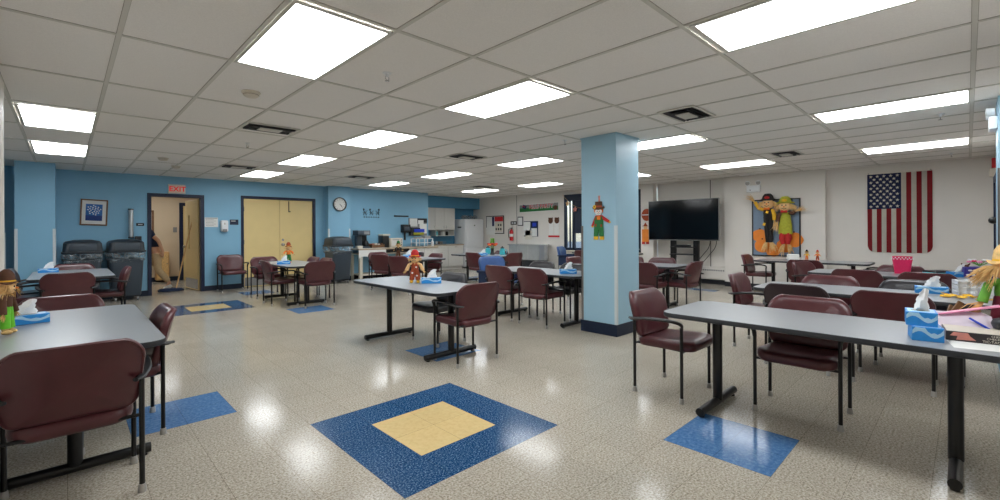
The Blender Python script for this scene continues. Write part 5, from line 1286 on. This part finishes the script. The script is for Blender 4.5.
def person():
    t = thing('person', 'person in navy shirt and khaki trousers stepping left beyond the exit doorway', 'person', (1.50, 13.1, 0), PI/2)   # faces -X
    # pelvis, spine, neck, head (leaning forward)
    B = [(0, 0, .92, .13, .10), (0, .05, 1.09, .125, .095), (0, .11, 1.27, .15, .10), (0, .17, 1.39, .11, .08), (0, .225, 1.455, .05, .05), (0, .285, 1.53, .07, .085), (0, .325, 1.62, .075, .09)]
    Ed = [(0, 1), (1, 2), (2, 3), (3, 4), (4, 5), (5, 6)]
    def chain(start, pts):
        i = start
        for p in pts: B.append(p); Ed.append((i, len(B)-1)); i = len(B)-1
        return i
    hl = chain(3, [(.17, .17, 1.38, .055, .055), (.235, .22, 1.13, .042, .042), (.21, .39, 1.0, .03, .03), (.2, .45, .96, .032, .02)])
    hr = chain(3, [(-.17, .17, 1.38, .055, .055), (-.25, -.02, 1.17, .042, .042), (-.23, -.10, .94, .03, .03), (-.225, -.11, .87, .02, .034)])
    l1 = chain(0, [(.09, .0, .84, .09, .09), (.095, .17, .49, .055, .055), (.095, .14, .12, .038, .038), (.1, .25, .04, .04, .03)])
    r1 = chain(0, [(-.09, -.01, .84, .09, .09), (-.095, -.03, .48, .055, .055), (-.095, -.26, .16, .038, .038), (-.1, -.17, .05, .04, .03)])
    for h, d, s in ((hl, Vector((-.1, .55, -.4)), 1), (hr, Vector((.05, .2, -1)), -1)):
        c = Vector(B[h][:3]); d = d.normalized()
        side = Vector((0, .45, .9)) if s == -1 else Vector((1, 0, 0)); side = (side-d*side.dot(d)).normalized()
        for k, L in enumerate((.068, .08, .075, .058)):
            a = c+side*(.024-.016*k)+d*.025; b = a+d*L*.5; e = b+(d+Vector((-s*.35, 0, -.35))).normalized()*L*.5
            chain(h, [(*a, .009, .009), (*b, .0085, .0085), (*e, .007, .007)])
        a = c+side*.034; b = a+(side*.6+d).normalized()*.035; e = b+d*.028; chain(h, [(*a, .011, .011), (*b, .0095, .0095), (*e, .008, .008)])
    bd = skin_mesh('body', B, Ed, 'skin', t, 0, 2)
    S_ = [(0, -.005, .92, .16, .125), (0, .05, 1.09, .155, .12), (0, .11, 1.27, .18, .125), (0, .17, 1.385, .13, .1), (0, .205, 1.43, .075, .07)]
    E2 = [(0, 1), (1, 2), (2, 3), (3, 4)]
    for q in (1, -1):
        k = len(S_); S_ += [(q*.18, .17, 1.37, .075, .075), (q*.23, .19 if q > 0 else .05, 1.24, .066, .066)]; E2 += [(3, k), (k, k+1)]
    skin_mesh('shirt', S_, E2, 'navycloth', t, 0, 2)
    T_ = [(0, -.01, .93, .155, .122), (.09, .0, .82, .105, .108), (.095, .17, .49, .078, .08), (.095, .14, .14, .07, .072), (-.09, -.01, .82, .105, .108), (-.095, -.03, .48, .078, .08), (-.095, -.24, .19, .07, .072)]
    skin_mesh('trousers', T_, [(0, 1), (1, 2), (2, 3), (0, 4), (4, 5), (5, 6)], 'khaki', t, 0, 2)
    for (x, y, z, pitch) in ((.098, .15, .0, 0), (-.098, -.24, .035, 28)):
        mb = MB(); Rm = Matrix.Translation((x, y, z)) @ Matrix.Rotation(R(-pitch), 4, 'X')
        rg = []
        for yy, w_, h_ in ((-.075, .03, .06), (-.06, .042, .09), (0, .044, .1), (.07, .05, .075), (.13, .05, .055), (.175, .03, .04)):
            rg.append([Rm @ Vector((w_*math.cos(a_*PI/6), yy, h_*.5+h_*.5*math.sin(a_*PI/6))) for a_ in range(12)])
        mb.rings(rg); mb.build('shoe', 'white', t, ang=60)
    mb = MB(); mb.ball((0, .295, 1.64), .098, 16, (.9, 1.05, 1)); mb.ball((0, .255, 1.57), .07, 12, (1, .8, 1.1)); mb.build('hair', 'hair', t, ang=60)
    mb = MB()
    for q in (-1, 1): mb.ball((q*.03, .40, 1.605), .010, 8)
    mb.build('eyes', 'black', bd)
    mb = MB(); mb.tube([(0, .40, 1.60), (0, .425, 1.565), (0, .403, 1.56)], [.008, .013, .01], 8); mb.ball((.08, .30, 1.58), .022, 8, (.4, .8, 1.3)); mb.ball((-.08, .30, 1.58), .022, 8, (.4, .8, 1.3)); mb.tube([(-.022, .387, 1.535), (0, .393, 1.533), (.022, .387, 1.535)], .006, 6); mb.build('facial_features', 'skin', bd)
person()
# things in the hall
t = thing('hall_picture', 'brown framed picture on the beige hall wall at the doorway left', 'picture', (1.4, 15.384, 1.55))
mb = MB(); mb.box(-.33, .33, -.03, 0, -.4, .4, .004, 1); mb.build('frame', 'wood', t)
mb = MB(); mb.box(-.28, .28, -.032, -.03, -.35, .35); mb.build('print', 'cream', t, smooth=False)
t = thing('hall_cabinet', 'narrow orange yellow wooden cabinet behind the person in the hall', 'cabinet', (1.88, 15.2, 0))
mb = MB(); mb.box(-.14, .14, -.16, .16, 0.06, .82, .006, 1); mb.build('carcass', 'pine', t)
mb = MB(); mb.box(-.125, .125, -.172, -.16, .09, .79, .004, 1); d_ = mb.build('door', 'straw', t)
mb = MB(); mb.ball((.09, -.18, .5), .014, 8); mb.build('knob', 'chrome', d_)
mb = MB(); mb.box(-.045, .045, -.012, 0, -.07, .07, .003, 1); mb.box(-.01, .01, -.02, -.012, -.02, .02); o = mb.build('light_switch', 'greym', loc=(2.2, 15.384, 1.42)); tag(o, 'grey wall switch beside the hall door frame', 'switch')
